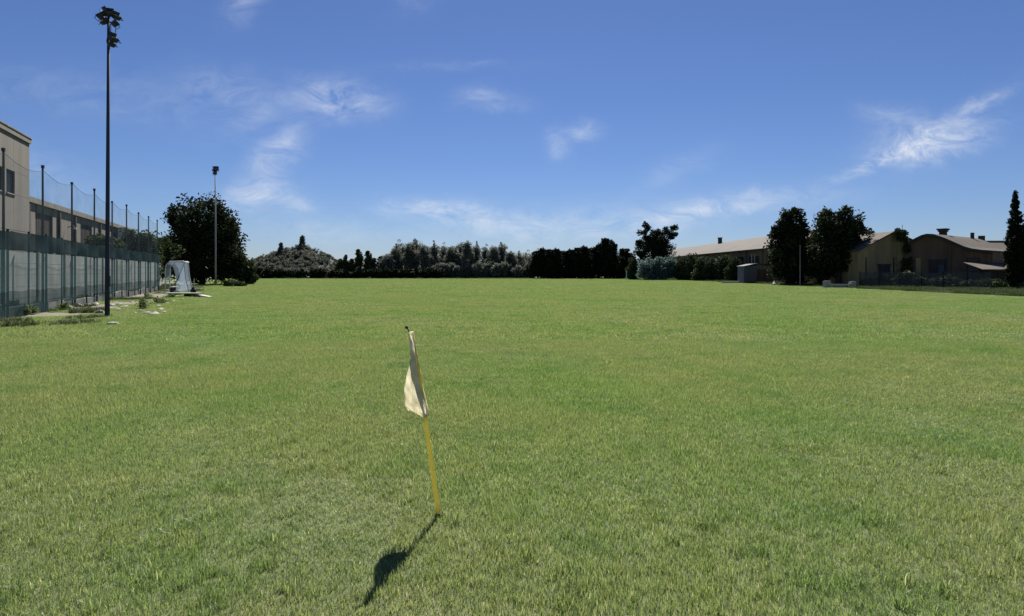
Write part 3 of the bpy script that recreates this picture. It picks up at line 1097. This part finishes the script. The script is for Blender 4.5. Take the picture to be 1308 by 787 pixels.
# facade panels in rows; window row is built round the openings
for j, (z0, z1) in enumerate(((0, 2.1), (2.1, 4.2), (4.2, 6.4), (7.8, 10.0))):
    for i in range(8):
        MB().span((i * 2.8 + .012, 0, z0 + .012), (i * 2.8 + 2.788, .2, z1 - .012)).build('facade_panel', M['facade'], fb)
xs = 0.0
for (x0, z0, z1) in wins + [(L1, 0, 0)]:
    if x0 - xs > .05:
        MB().span((xs + .006, 0, 6.4), (x0 - .006, .2, 7.8)).build('facade_panel', M['facade'], fb)
    xs = x0 + 1.33
for (x0, z0, z1) in wins:
    w = MB().span((x0, .12, z0), (x0 + 1.33, .16, z1)).build('window', M['glass'], fb)
    fr = MB()
    for (a, b) in (((0, 0), (1.33, .06)), ((0, 1.34), (1.33, 1.4)), ((0, .06), (.06, 1.34)), ((1.27, .06), (1.33, 1.34))):
        fr.span((x0 + a[0], .07, z0 + a[1]), (x0 + b[0], .118, z0 + b[1]))
    fr.build('frame', M['dark_metal'], w)
    for t in (.27, .46, .65, .84, 1.03):
        MB().span((x0 + t, .08, z0 + .062), (x0 + t + .03, .11, z1 - .062)).build('bar', M['dark_metal'], w)
    MB().span((x0 - .06, -.07, z0 - .07), (x0 + 1.39, .10, z0 - .004)).build('sill', M['concrete'], w)
MB().span((.01, .22, 0), (L1 - .01, DP, 9.98)).build('core_wall', M['facade'], fb)
MB().span((-.1, -.09, 10.004), (L1 + .1, DP + .1, 10.32)).build('parapet', M['facade'], fb)
MB().span((-.13, -.13, 10.324), (L1 + .13, DP + .13, 10.40)).build('coping', M['concrete'], fb)
m = MB().tube([(16.3, -.08, .1), (16.3, -.08, 10.0)], .05, 8).build('downpipe', M['concrete'], fb)

# long lower hall
lh = empty('factory_hall', LF(46.9, 6.95), FROT, 'long low beige factory hall with tall brown doors behind the fence', 'building')
LL = 39.0
MB().span((.02, .26, 0), (LL - .02, 11, 6.5)).build('core_wall', M['facade2'], lh)
doors = [(4.7, 7.6), (16.5, 19.2), (28.0, 30.6)]
x = 0.0
while x < LL - .1:
    x1 = min(LL, x + 1.95)
    if not any(a - .02 < (x + x1) / 2 < b + .02 for a, b in doors):
        MB().span((x + .012, 0, .0), (x1 - .012, .24, 6.45)).build('facade_panel', M['facade2'], lh)
    x = x1
for a, b in doors:
    w = MB().span((a - .3, .14, 0), (b + .3, .252, 5.9)).build('door', M['brown_door'], lh)
    for t in np.arange(a, b, .45):
        MB().span((t, .11, .05), (t + .05, .138, 5.85)).build('rib', M['brown_door'], w)
    MB().span((a - .3, .05, 5.92), (b + .3, .25, 6.44)).build('lintel', M['facade2'], lh)
for x in (2.2, 9.2, 13.6, 22.3, 25.4, 33.5, 37.0):
    MB().box((x, -.09, 3.2), (.26, .16, 6.4)).build('pilaster', M['brown_door'], lh)
MB().span((-.1, -.22, 6.47), (LL + .1, 11.1, 6.85)).build('roof_edge', M['facade2'], lh)
for x in (11.3, 20.7):
    m = MB().tube([(x, -.1, 5.3), (x, -.5, 5.45), (x, -.6, 5.3)], .035, 6)
    lo_ = m.build('lamp_arm', M['dark_metal'], lh)
    MB().box((x, -.6, 5.22), (.34, .26, .12)).build('lamp_head', M['white'], lo_)
an = empty('white_annex', LF(77.2, 6.0), FROT, 'bright white annex wall beyond the end of the factory hall', 'building')
MB().span((0, 0, 0), (3.6, .9, 6.4)).build('wall', M['white_wall'], an)
MB().span((-.06, -.06, 6.404), (3.66, .9, 6.55)).build('coping', M['concrete'], an)
MB().span((1.3, -.04, 3.2), (2.2, -.004, 4.6)).build('window', M['glass'], an)


# ------------------------------------------------------------------ floodlight masts
def lamp(parent, loc, rz, tilt, s=1.0):
    M4 = Matrix.Translation(loc) @ Matrix.Rotation(rz, 4, 'Z') @ Matrix.Rotation(tilt, 4, 'X') @ Matrix.Scale(s, 4)

    def part(name, mb, mat, par):
        mb.v = [tuple(M4 @ Vector(p)) for p in mb.v]
        return mb.build(name, M[mat], par)
    b = MB()
    b.v = [(-.20, 0, -.16), (.20, 0, -.16), (.20, 0, .16), (-.20, 0, .16), (-.13, .21, -.10), (.13, .21, -.10), (.13, .21, .12), (-.13, .21, .12)]
    b.f = [(0, 1, 2, 3), (7, 6, 5, 4), (0, 4, 5, 1), (1, 5, 6, 2), (2, 6, 7, 3), (3, 7, 4, 0)]
    body = part('floodlight', b, 'dark_metal', parent)
    part('lens', MB().box((0, -.012, 0), (.34, .02, .26)), 'lamp_glass', body)
    y = MB()
    y.tube([(-.23, .06, 0), (-.23, .12, -.24), (.23, .12, -.24), (.23, .06, 0)], .016, 5)
    part('yoke', y, 'dark_metal', body)
    part('visor', MB().box((0, -.09, .165), (.40, .18, .012)), 'dark_metal', body)
    return body


MD = 22.8
mx = X(137, MD)
mt = Z(16, MD)
mast = empty('floodlight_mast', (mx, MD, 0), 0, 'tall dark floodlight mast with a cluster of lamps before the fence', 'floodlight mast')
MB().tube([(0, 0, -.05), (0, 0, 1.2), (.02, 0, 5), (.05, 0, mt)], [.085, .08, .065, .045], 12).build('mast_pole', M['mast'], mast, True)
MB().box((0, 0, .02), (.34, .34, .05)).build('base_plate', M['concrete'], mast)
MB().span((.03, -.14, 1.1), (.17, -.07, 1.5)).build('junction_box', M['dark_metal'], mast)
arm = MB().tube([(-.34, 0, mt - .12), (.40, 0, mt - .12)], .028, 6)
arm.tube([(-.05, -.3, mt - .34), (.22, .3, mt - .34)], .025, 6)
arm.tube([(.05, 0, mt - 1.1), (.30, 0, mt - 1.02)], .022, 6)
arm.build('cross_arm', M['dark_metal'], mast)
cab = MB()
cab.tube([(.05, -.05, mt - .2), (.17, -.06, mt - .5), (.16, -.05, mt - .85), (.2, -.04, mt - 1.05)], .012, 5)
cab.tube([(.28, 0, mt - .3), (.30, .02, mt - .6), (.27, 0, mt - .85)], .012, 5)
cab.build('cable', M['black'], mast)
lamp(mast, (-.27, -.02, mt - .10), R(-75), R(-58), .74)
lamp(mast, (-.10, -.10, mt + .0), R(-35), R(-48), .70)
lamp(mast, (.12, -.06, mt - .02), R(25), R(-50), .66)
lamp(mast, (.33, .04, mt - .10), R(65), R(-62), .70)
lamp(mast, (.20, .20, mt - .30), R(140), R(-50), .70)
lamp(mast, (-.09, -.08, mt - .34), R(-30), R(-62), .60)
lamp(mast, (.27, -.04, mt - .92), R(70), R(-62), .78)
lamp(mast, (.17, -.02, mt - 1.12), R(60), R(-70), .66)

MD2 = 74.0
mt2 = Z(217, MD2)
mast2 = empty('floodlight_mast', (X(275.5, MD2), MD2, 0), 0, 'slim pale floodlight mast standing in front of the wide dark tree', 'floodlight mast')
MB().tube([(0, 0, -.05), (0, 0, 4), (-.06, 0, mt2)], [.105, .095, .06], 10).build('mast_pole', M['mast_pale'], mast2, True)
MB().box((0, 0, .03), (.5, .5, .07)).build('base_plate', M['concrete'], mast2)
MB().tube([(-.3, 0, mt2 - .1), (.2, 0, mt2 - .1)], .04, 6).build('cross_arm', M['dark_metal'], mast2)
lamp(mast2, (-.22, -.03, mt2 + .1), R(-30), R(-30), 1.2)
lamp(mast2, (.12, -.03, mt2 + .12), R(30), R(-30), 1.2)
lamp(mast2, (-.05, -.12, mt2 - .35), 0, R(-35), 1.1)

# ------------------------------------------------------------------ team dugout by the fence
dl = LF(51.4, -1.15)
dug = empty('team_dugout', dl, FROT, 'small translucent team dugout with pale frame at the end of the fence', 'dugout')
# local x runs along the touchline, -y towards the pitch
prof = [(0, 0), (-.02, 1.9), (-.10, 2.2), (-.30, 2.42), (-1.25, 2.46), (-1.36, 2.40)]      # (y, z) back, roof
LD = 2.6
for x in (0.0, LD):
    f = MB()
    f.tube([(x, y, z) for y, z in prof], .04, 6)
    f.tube([(x, -1.30, 2.42), (x, -1.42, 1.2), (x, -1.66, .03)], .04, 6)
    f.tube([(x, 0, .03), (x, -1.66, .03)], .035, 6)
    f.build('frame', M['white'], dug)
    e = MB()
    e.v = [(x, -.75, .1), (x, -1.62, .1), (x, -1.40, 1.2), (x, -1.28, 2.38), (x, -.32, 2.38), (x, -.6, 1.9), (x, -.74, 1.2)]
    e.f = [tuple(range(7))]
    e.build('end_panel', M['poly'], dug)
for i in range(len(prof) - 1):
    (ya, za), (yb, zb) = prof[i], prof[i + 1]
    m = MB()
    m.v = [(.04, ya, za), (LD - .04, ya, za), (LD - .04, yb, zb), (.04, yb, zb)]
    m.f = [(0, 1, 2, 3)]
    if i == 0:
        m.v[0] = (.04, ya, .9)
        m.v[1] = (LD - .04, ya, .9)
    m.build('roof_panel' if i else 'back_panel', M['poly'], dug, False)
MB().tube([(0, -1.36, 2.40), (LD, -1.36, 2.40)], .045, 6).build('front_rail', M['white'], dug)
MB().span((.1, -.65, .42), (LD - .1, -.25, .46)).build('bench_seat', M['plank'], dug)
bl = MB()
for x in (.3, LD / 2, LD - .3):
    bl.span((x - .03, -.6, 0), (x + .03, -.3, .416))
bl.build('bench_leg', M['dark_metal'], dug)

# white planks on blocks lying on the grass beside it
pd = 40.5
pb = empty('plank_bench', (X(243, pd), pd, 0), R(-8), 'low white plank on dark blocks lying on the lawn before the dugout', 'bench')
MB().span((-1.7, -.28, .22), (.75, .28, .28)).build('plank', M['plank'], pb)
MB().box((1.02, -.1, .10), (.95, .42, .05), ry=R(9)).build('plank', M['plank'], pb)
for x in (-1.3, -.2, .5):
    MB().box((x, 0, .11), (.22, .4, .22)).build('block', M['timber'], pb)
st = empty('marker_post', (X(247, 41.6), 41.6, 0), 0, 'short dark marker post with a bulky base beside the white plank', 'post')
MB().tube([(0, 0, 0), (0, 0, .45), (.01, 0, .62)], [.19, .17, .06], 8).build('base', M['black'], st)
MB().tube([(.02, 0, .6), (.06, 0, 1.18)], [.035, .03], 6).build('stem', M['mast_pale'], st)


# pale stones and rubble
def stone(x, y, sx, sy, sz, seed, label, group=None, name='stone', mat='stone'):
    rr = random.Random(seed)
    m = MB()
    rings, nn = 4, 9
    for j in range(rings):
        f = j / (rings - 1)
        rad = (1.0, .98, .72, .25)[j]
        for i in range(nn):
            a = 2 * math.pi * i / nn
            q = rad * rr.uniform(.78, 1.12)
            m.v.append((math.cos(a) * sx / 2 * q, math.sin(a) * sy / 2 * q, f * sz * rr.uniform(.85, 1.1) - (.01 if j == 0 else 0)))
    for j in range(rings - 1):
        for i in range(nn):
            m.f.append((j * nn + i, j * nn + (i + 1) % nn, (j + 1) * nn + (i + 1) % nn, (j + 1) * nn + i))
    m.f.append(tuple((rings - 1) * nn + i for i in range(nn)))
    o = m.build(name, M[mat])
    o.location = (x, y, 0)
    o.rotation_euler = (0, 0, rr.uniform(0, 6.28))
    return tag(o, label, 'stone', group)


stone(X(144, D(415)), D(415), .42, .30, .10, 1, 'flat white stone on the grass near the foot of the dark floodlight mast')
lab, grp = 'pale broken rubble piece on the dirt strip before the fence', 'rubble by the fence'
for i, (px, py, w) in enumerate(((178, 398, .45), (188, 401, .55), (198, 402, .7), (205, 396, .55), (210, 399, .35), (196, 393, .3), (172, 400, .3), (160, 393, .6), (150, 396, .5), (183, 384, .5), (141, 391, .6), (168, 386, .4), (203, 391, .35), (214, 388, .5), (222, 385, .4), (233, 383, .5), (188, 390, .5), (226, 379, .4), (152, 389, .5))):
    stone(X(px, D(py)), D(py), w * .75, w * .5, w * .18, 20 + i, lab, grp)
st2 = stone(X(5, D(404)), D(404), .35, .3, .32, 61, 'upright white stone in weeds at the fence foot')
stone(X(128, 24.6), 24.6, 5 * .1, .36, .16, 62, 'large grey rubble lump beside the dark floodlight mast', mat='concrete')
for i, (px, py) in enumerate(((55, 396), (72, 395), (88, 394), (100, 392), (113, 391), (122, 390))):
    stone(X(px, D(py)), D(py), .5, .3, .16, 70 + i, 'pale crumbled kerb lump at the foot of the screen fence', 'kerb lumps')

# weeds on the dirt strip
wd = None
for i, (px, py, h) in enumerate(((10, 402, .5), (24, 404, .45), (36, 402, .35), (184, 395, .55), (206, 388, .4), (216, 381, .3), (190, 381, .4), (80, 397, .4), (228, 377, .35))):
    d = D(py)
    if wd is None:
        wd = make_tree('weed', (X(px, d), d, 0), [((0, 0, .22), (.3, .3, .22)), ((.15, .1, .3), (.15, .15, .2))], 150, .09, 'leaf_weed', (.35, .012, 4), 300,
                       'scruffy green weed tuft on the dirt strip by the fence', 'weed', 'weeds by the fence', clump=.5, nclump=26)
        wd.scale.z = h / .45
    else:
        place_copy(wd, (X(px, d), d, 0), random.uniform(.6, 1.1), h * .75 / .45, random.random() * 6.28)

# ------------------------------------------------------------------ right side buildings
# long shed, ridge along the right edge of the field
ls = empty('long_shed', (40, 90, 0), 0, 'long low shed with a pale roof behind the shrubs', 'building')
LY = 92.0
MB().span((.0, 0, 0), (16, LY, 5.3)).build('wall', M['wall_shed'], ls)
MB().prism([(.003, 5.304), (15.997, 5.304), (8, 8.0)], .02, LY - .02).build('gable_wall', M['wall_shed'], ls)
arc = [(-.5, 5.32), (1.5, 6.22), (3.5, 7.05), (5.5, 7.75), (7.0, 8.18), (8, 8.34), (9, 8.18), (10.5, 7.75), (12.5, 7.05), (14.5, 6.22), (16.5, 5.32)]
MB().strip(arc, -.4, LY + .4, .14).build('roof', M['roof_pale'], ls)
MB().span((-.62, -.4, 5.14), (-.50, LY + .4, 5.30)).build('gutter', M['timber'], ls)
for k in range(13):
    y = 3 + k * 7
    MB().span((-.14, y - .3, 0), (-.004, y + .3, 5.1)).build('pilaster', M['wall_shed'], ls)
    w = MB().span((-.03, y + 1.3, 2.6), (-.004, y + 5.6, 4.2)).build('window', M['glass'], ls)
    for t in (2.7, 4.15):
        MB().span((-.06, y + t - .04, 2.6), (-.032, y + t + .04, 4.2)).build('mullion', M['timber'], w)
    MB().span((-.10, y + 1.2, 2.50), (-.004, y + 5.7, 2.595)).build('sill', M['concrete'], w)
for i, yy in enumerate((48.0,)):
    c = MB().span((5.6, yy, 7.4), (6.3, yy + .7, 9.05)).build('chimney', M['timber'], ls)
    MB().span((5.5, yy - .1, 9.054), (6.4, yy + .8, 9.18)).build('chimney_cap', M['timber'], c)
MB().span((7.2, 22, 8.1), (8.8, 26, 8.55)).build('roof_light', M['roof_pale'], ls)
# grey sheet-metal hut and its lean-to roof
hd = 88.0
hut = empty('storage_hut', (X(950, hd), hd, 0), R(0), 'grey-blue sheet-metal hut with a sloping roof under the dark trees', 'hut')
MB().span((0, 0, .12), (1.85, 2.4, 2.42)).build('wall', M['tin_blue'], hut)
for x in np.arange(.15, 1.8, .3):
    MB().span((x, -.03, .14), (x + .05, -.002, 2.40)).build('rib', M['tin_blue'], hut)
MB().span((.0, -.1, 0), (1.9, 2.3, .118)).build('plinth', M['concrete'], hut)
MB().strip([(-.08, 2.43), (1.4, 2.75), (1.95, 2.80), (3.0, 2.72), (4.6, 2.45)], -.25, 2.7, .05).build('roof', M['tin_dark'], hut)
MB().span((1.95, .1, 0), (4.4, 2.3, 2.0)).build('stacked_store', M['timber'], hut)
for x in (3.1, 4.45):
    MB().tube([(x, -.12, 0), (x, -.12, 2.44)], .04, 6).build('post', M['timber'], hut)
for x in (1.35, 1.75):
    MB().tube([(x, .6, 2.7), (x, .6, 4.15)], .05, 6).build('flue', M['mast_pale'], hut)
pl = empty('slim_pole', (X(1022, 70), 70, 0), 0, 'slim pale pole standing before the pointed dark tree', 'pole')
MB().tube([(0, 0, -.03), (0, 0, Z(313, 70))], [.055, .04], 8).build('shaft', M['pole_grey'], pl)
MB().tube([(0, 0, Z(313, 70) + .002), (0, 0, Z(313, 70) + .08)], [.06, .03], 8).build('cap', M['dark_metal'], pl)
wp = empty('slim_pole', (X(800, 118), 118, 0), 0, 'short white stake at the edge of the dark thicket', 'stake')
MB().tube([(0, 0, -.03), (.06, 0, Z(345, 118))], [.09, .07], 6).build('shaft', M['white'], wp)
stone(X(989, 76), 76, 1.1, .5, .5, 81, 'white stone block on the grass below the pointed dark tree')
kb = MB().box((X(938, 90), 90, .11), (3.6, .5, .26)).build('kerb_slab', M['concrete_pale'])
tag(kb, 'pale low concrete slab lying beside the grey sheet-metal hut', 'slab')
# stone blocks under the broad tree
sb = empty('stone_bench', (X(1074, 63.5), 63.5, 0), R(2), 'pale rough stone bench of end blocks and slab under the broad tree', 'bench')
for x, w, h in ((-1.45, .55, .72), (1.2, .5, .66)):
    MB().box((x, 0, h / 2), (w, .5, h), rz=.1).build('end_block', M['stone'], sb)
MB().box((-.15, 0, .30), (2.15, .45, .16), ry=.02).build('seat_slab', M['stone'], sb)
MB().box((-.15, 0, .11), (1.2, .35, .22)).build('support_block', M['stone'], sb)

# ochre barn
ob = empty('ochre_barn', (X(1099, 68), 68, 0), 0, 'ochre rendered barn with a plain gable beside the curved-roof barn', 'barn')
wv = X(1164, 68) - X(1099, 68)
ax = X(1141, 68) - X(1099, 68)
ze, za, zr = Z(318, 68), Z(296.5, 68), Z(307, 68)
MB().prism([(0, 0), (wv, 0), (wv, zr), (ax, za), (0, ze)], 0, 13).build('wall', M['wall_ochre'], ob)
MB().strip([(-.35, ze - .16), (ax, za + .10), (wv + .1, zr + .05)], -.3, 13.3, .10).build('roof', M['roof_tile'], ob)
d_ = MB().span((1.9, -.05, 0), (3.2, -.004, 2.3)).build('door', M['timber'], ob)
MB().span((1.8, -.07, 2.304), (3.3, -.004, 2.48)).build('lintel', M['timber'], ob)
for x in (.6, 3.6, 4.6):
    MB().box((x, -.04, 1.6), (.10, .07, 3.2)).build('downpipe', M['timber'], ob)
MB().box((wv - .35, 1.0, za - .05), (.45, .5, .75)).build('chimney', M['timber'], ob)
MB().tube([(wv - .35, 1.0, za + .3), (wv - .35, 1.0, za + .85)], .025, 5).build('aerial', M['dark_metal'], ob)
make_tree('climbing_vine', (X(1146, 67.3), 67.3, 0), [((0, 0, za - .15), (.5, .4, .35)), ((.7, 0, zr + .3), (.5, .4, .5)), ((1.1, 0, zr - .6), (.35, .3, .8)), ((1.2, 0, 2.2), (.3, .25, 1.6)), ((.9, -.1, .9), (.6, .3, .8))], 2600, .18, 'leaf_mid', (4.6, .05, 6), 320,
          'dark vine climbing over the gable edge of the ochre barn', 'vine', clump=.4, nclump=70)

# curved-roof barn, turned so that its ridge runs away to the right
rr_ = Vector((.79, .613, 0)).normalized()
apex = Vector((X(1185, 66), 66, 0))
cb = empty('curved_roof_barn', apex, 0, 'dark brown barn with a sweeping curved roof and wide-capped chimney', 'barn')
cb.rotation_euler = (0, 0, math.atan2(rr_.y, rr_.x) - math.pi / 2)     # local +y = ridge direction, local +x = gable to the right
gp = [(-2.3, 4.45), (-1.75, 4.82), (-1.1, 5.22), (-.5, 5.52), (0, 5.64), (.6, 5.58), (1.4, 5.25), (2.4, 4.72), (3.3, 4.22), (3.95, 3.98), (4.8, 3.82), (5.7, 3.72)]
GL = 13.0
MB().prism([(-2.2, 0), (5.6, 0)] + [(x, z - .13) for x, z in reversed([(max(-2.2, min(5.6, x)), z) for x, z in gp])], 0, GL).build('wall', M['wall_brown'], cb)
MB().strip(gp, -.28, GL + .2, .11).build('roof', M['roof_tile'], cb)
verge = MB().strip([(x, z - .13) for x, z in gp], -.30, -.20, .20).build('verge_board', M['timber'], cb)
dr = MB().span((.1, -.05, 0), (1.7, -.004, 2.75)).build('door', M['timber'], cb)
MB().span((0, -.08, 2.754), (1.8, -.004, 2.92)).build('lintel', M['timber'], cb)
MB().span((1.05, -.08, 1.5), (1.5, -.052, 2.3)).build('door_pane', M['tin_blue'], dr)
MB().span((-1.1, -.04, 1.2), (-.65, -.004, 3.1)).build('plaster_patch', M['wall_ochre'], cb)
w = MB().span((3.55, -.03, 1.75), (4.45, -.004, 2.95)).build('window', M['glass'], cb)
fr = MB()
for a, b in (((3.47, 1.67), (4.53, 1.746)), ((3.47, 2.954), (4.53, 3.03)), ((3.47, 1.748), (3.546, 2.952)), ((4.454, 1.748), (4.53, 2.952))):
    fr.span((a[0], -.07, a[1]), (b[0], -.004, b[1]))
fr.build('frame', M['timber'], w)
for x in (2.05, 5.35):
    MB().box((x, -.05, 2.0), (.16, .09, 4.0 if x < 3 else 3.4)).build('pilaster', M['wall_brown'], cb)
ch = MB().span((-.30, 4.1, 5.2), (.30, 4.7, 6.0)).build('chimney', M['timber'], cb)
MB().box((0, 4.4, 6.10), (.78, .78, .18)).build('chimney_cap', M['timber'], ch)
MB().box((0, 4.4, 6.28), (.98, .98, .16)).build('chimney_top', M['timber'], ch)
ch = MB().span((.85, 10.2, 5.0), (1.15, 10.5, 6.1)).build('chimney', M['timber'], cb)
# rear block with sheet roof showing over the barn
rb = empty('rear_house', (X(1252, 74), 74, 0), 0, 'low house with a pale tiled roof between curved-roof barn and cypresses', 'building')
wv2 = X(1330, 74) - X(1252, 74)
MB().span((0, 0, 0), (wv2, 6, Z(325, 74))).build('wall', M['wall_brown'], rb)
m = MB()
m.v = [(-.3, -.35, Z(323, 74)), (wv2 + .3, -.35, Z(323, 74)), (wv2 + .3, 3.1, Z(309, 77)), (-.3, 3.1, Z(309, 77)), (-.3, 6.5, Z(323, 74)), (wv2 + .3, 6.5, Z(323, 74))]
m.f = [(0, 1, 2, 3), (3, 2, 5, 4)]
m.build('roof', M['roof_tile'], rb)
MB().span((2.2, 2.8, Z(309, 77) - .4), (2.7, 3.3, Z(309, 77) + .75)).build('chimney', M['timber'], rb)
MB().tube([(-.3, 3.1, Z(309, 77) + .04), (wv2 + .3, 3.1, Z(309, 77) + .04)], .12, 6).build('ridge_cap', M['roof_pale'], rb)
# lean-to in front
lt = empty('lean_to', (X(1256, 59.5), 59.5, 0), R(-4), 'low lean-to with a grey sheet roof beside the cypresses', 'shed')
lw = X(1300, 59.5) - X(1256, 59.5)
MB().span((0, .4, 0), (lw, 2.4, 1.75)).build('wall', M['timber'], lt)
m = MB()
m.box((lw / 2, 1.2, 2.2), (lw + .4, 2.9, .05), rx=R(14)).build('roof', M['roof_tile'], lt)
for x in (.05, lw / 2, lw - .05):
    MB().tube([(x, -.05, 0), (x, -.05, 1.86)], .05, 6).build('post', M['timber'], lt)

# dark mesh fence before the barns
fa, fb_ = Vector((X(1098, 64.5), 64.5, 0)), Vector((X(1266, 56.5), 56.5, 0))
dv_ = fb_ - fa
mf = empty('mesh_fence', fa, math.atan2(dv_.y, dv_.x), 'low dark mesh fence on thin posts in front of the barns', 'fence')
nb = 6
for k in range(nb + 1):
    x = dv_.length * k / nb
    hh_ = 1.72 + .06 * math.sin(k * 2.2)
    MB().tube([(x, 0, -.03), (x + .03 * math.sin(k * 3), 0, hh_)], .035, 6).build('post', M['dark_metal'], mf)
    if k < nb:
        x1 = dv_.length * (k + 1) / nb
        m = MB()
        for j in range(3):
            for i in range(7):
                f = i / 6
                m.v.append((x + (x1 - x) * f, -.045 - .05 * math.sin(math.pi * f) * (j / 2), .05 + (1.62 - .05) * j / 2 - .07 * math.sin(math.pi * f) * j / 2 + .05 * math.sin(k * 1.9) * j / 2))
        for j in range(2):
            for i in range(6):
                m.f.append((j * 7 + i, j * 7 + i + 1, (j + 1) * 7 + i + 1, (j + 1) * 7 + i))
        m.build('mesh_panel', M['mesh_dark'], mf, True)

# ------------------------------------------------------------------ corner flag
CD = D(660)
cf = empty('corner_flag', (X(560, CD), CD, 0), 0, 'leaning yellow corner flag pole with a limp cream flag on the lawn', 'corner flag')
bx = X(560, CD)


def FP(px, py, dy=0.0):       # photo point at the pole's distance, local to the flag root
    d = CD + dy
    return (X(px, CD) - bx, dy, Z(py, CD))


pole_px = [(560.5, 664), (558, 640), (553, 605), (547.5, 565), (543, 532), (538.5, 500), (534, 470), (529, 445), (524.5, 425)]
MB().tube([FP(x, y) for x, y in pole_px], [.0148, .0148, .0145, .014, .0135, .013, .012, .011, .010], 12).build('pole', M['yellow'], cf, True)
soc = MB().tube([(0, 0, -.03), (-.002, 0, .008), (-.004, 0, .022)], [.026, .024, .018], 12).build('ground_socket', M['black'], cf, True)
MB().tube([FP(524.5, 425.5), FP(521.5, 422), FP(520, 418)], [.004, .004, .004], 6).build('tip_wire', M['dark_metal'], cf)
kn = MB()
c = Vector(FP(519.3, 418.3))
kn.tube([c + Vector((0, 0, -.011)), c + Vector((0, 0, -.005)), c + Vector((0, 0, .005)), c + Vector((0, 0, .011))], [.004, .011, .011, .004], 10)
kn.build('tip_knob', M['black'], cf, True)

m, nn, ll, p = new_mat('flag_cloth')
p.inputs['Roughness'].default_value = .85
p.inputs['Specular IOR Level'].default_value = .15
tcx = nn.new('ShaderNodeTexCoord')
nz = nn.new('ShaderNodeTexNoise')
nz.inputs['Scale'].default_value = 14
nz.inputs['Detail'].default_value = 6
ll.new(tcx.outputs['Object'], nz.inputs['Vector'])
rp = nn.new('ShaderNodeValToRGB')
rp.color_ramp.elements[0].position, rp.color_ramp.elements[0].color = .3, (.90, .87, .74, 1)
rp.color_ramp.elements[1].position, rp.color_ramp.elements[1].color = .72, (.82, .77, .60, 1)
ll.new(nz.outputs[0], rp.inputs[0])
ll.new(rp.outputs[0], p.inputs['Base Color'])
tl = nn.new('ShaderNodeBsdfTranslucent')
ll.new(rp.outputs[0], tl.inputs[0])
ms = nn.new('ShaderNodeMixShader')
ms.inputs[0].default_value = .6
ll.new(p.outputs[0], ms.inputs[1])
ll.new(tl.outputs[0], ms.inputs[2])
ll.new(ms.outputs[0], nn['Material Output'].inputs['Surface'])
M['flag'] = m
wv_ = nn.new('ShaderNodeTexNoise')
wv_.inputs['Scale'].default_value = 55
wv_.inputs['Detail'].default_value = 5
mpc = nn.new('ShaderNodeMapping')
mpc.inputs['Scale'].default_value = (1, 1, .25)
mpc.inputs['Rotation'].default_value = (0, .5, 0)
ll.new(tcx.outputs['Object'], mpc.inputs[0])
ll.new(mpc.outputs[0], wv_.inputs['Vector'])
bpc = nn.new('ShaderNodeBump')
bpc.inputs['Strength'].default_value = .7
bpc.inputs['Distance'].default_value = .012
ll.new(wv_.outputs[0], bpc.inputs['Height'])
ll.new(bpc.outputs[0], p.inputs['Normal'])
ll.new(bpc.outputs[0], tl.inputs['Normal'])
# rows down the pole: (left, right) outline of the hanging cloth in photo pixels
rows = [(423.5, 523, 527.5), (430, 522.5, 529), (440, 523, 531), (450, 524, 532.5), (458, 524.6, 534), (466, 522.5, 535), (474, 520, 536), (482, 517.6, 537.2), (490, 516.2, 538.6), (498, 515.4, 540.2), (506, 515.2, 542.4), (514, 515.3, 544.6), (520, 516, 546), (526, 520.5, 546.8), (530, 529, 547), (533, 538, 546)]
fine = []
for i in range(len(rows) - 1):
    for t in (0, .34, .67):
        fine.append(tuple(rows[i][k] * (1 - t) + rows[i + 1][k] * t for k in range(3)))
fine.append(rows[-1])
NC = 33
cl = MB()
for (py, lx, rx) in fine:
    t = (py - 423.5) / 109.5
    # how far left the folded-back layers reach at this row
    xm = float(np.interp(py, [423, 455, 470, 485, 500, 515, 533], [lx + .6, lx + .8, 524.0, 527.0, 531.5, 536.5, 541.5]))
    for i in range(NC):
        f = i / (NC - 1)
        if f < .5:                                   # outer layer, from the free edge to the pole
            g_ = f / .5
            px = lx + (rx - lx) * g_
            dep = .020 + .045 * t * math.sin(g_ * 4.2 + 1.1 * t) * (1 - g_) + .010 * math.sin(g_ * 11 + t * 6) * t
        elif f < .75:                                # folded back on the near side
            g_ = (f - .5) / .25
            px = rx + (xm - rx) * g_
            dep = .020 - .040 * math.sin(g_ * math.pi / 2) - .012 * math.sin(g_ * 6 + t * 8) * t
        else:                                        # and back again to the hem along the pole
            g_ = (f - .75) / .25
            px = xm + (rx - 1.5 - xm) * g_
            dep = -.020 - .014 * math.sin(g_ * math.pi) - .012 * g_
        dep += .006 * math.sin(t * 21 + f * 17) * t + .004 * math.sin(t * 37 - f * 29)
        cl.v.append(FP(px + .5 * math.sin(t * 26 + f * 4) * t, py + 1.6 * math.sin(f * 5 + 1) * t, dep))
for j in range(len(fine) - 1):
    for i in range(NC - 1):
        a = j * NC + i
        cl.f.append((a, a + 1, a + NC + 1, a + NC))
fo = cl.build('flag_cloth', M['flag'], cf, True)
sm = fo.modifiers.new('thickness', 'SOLIDIFY')
sm.thickness = .0012
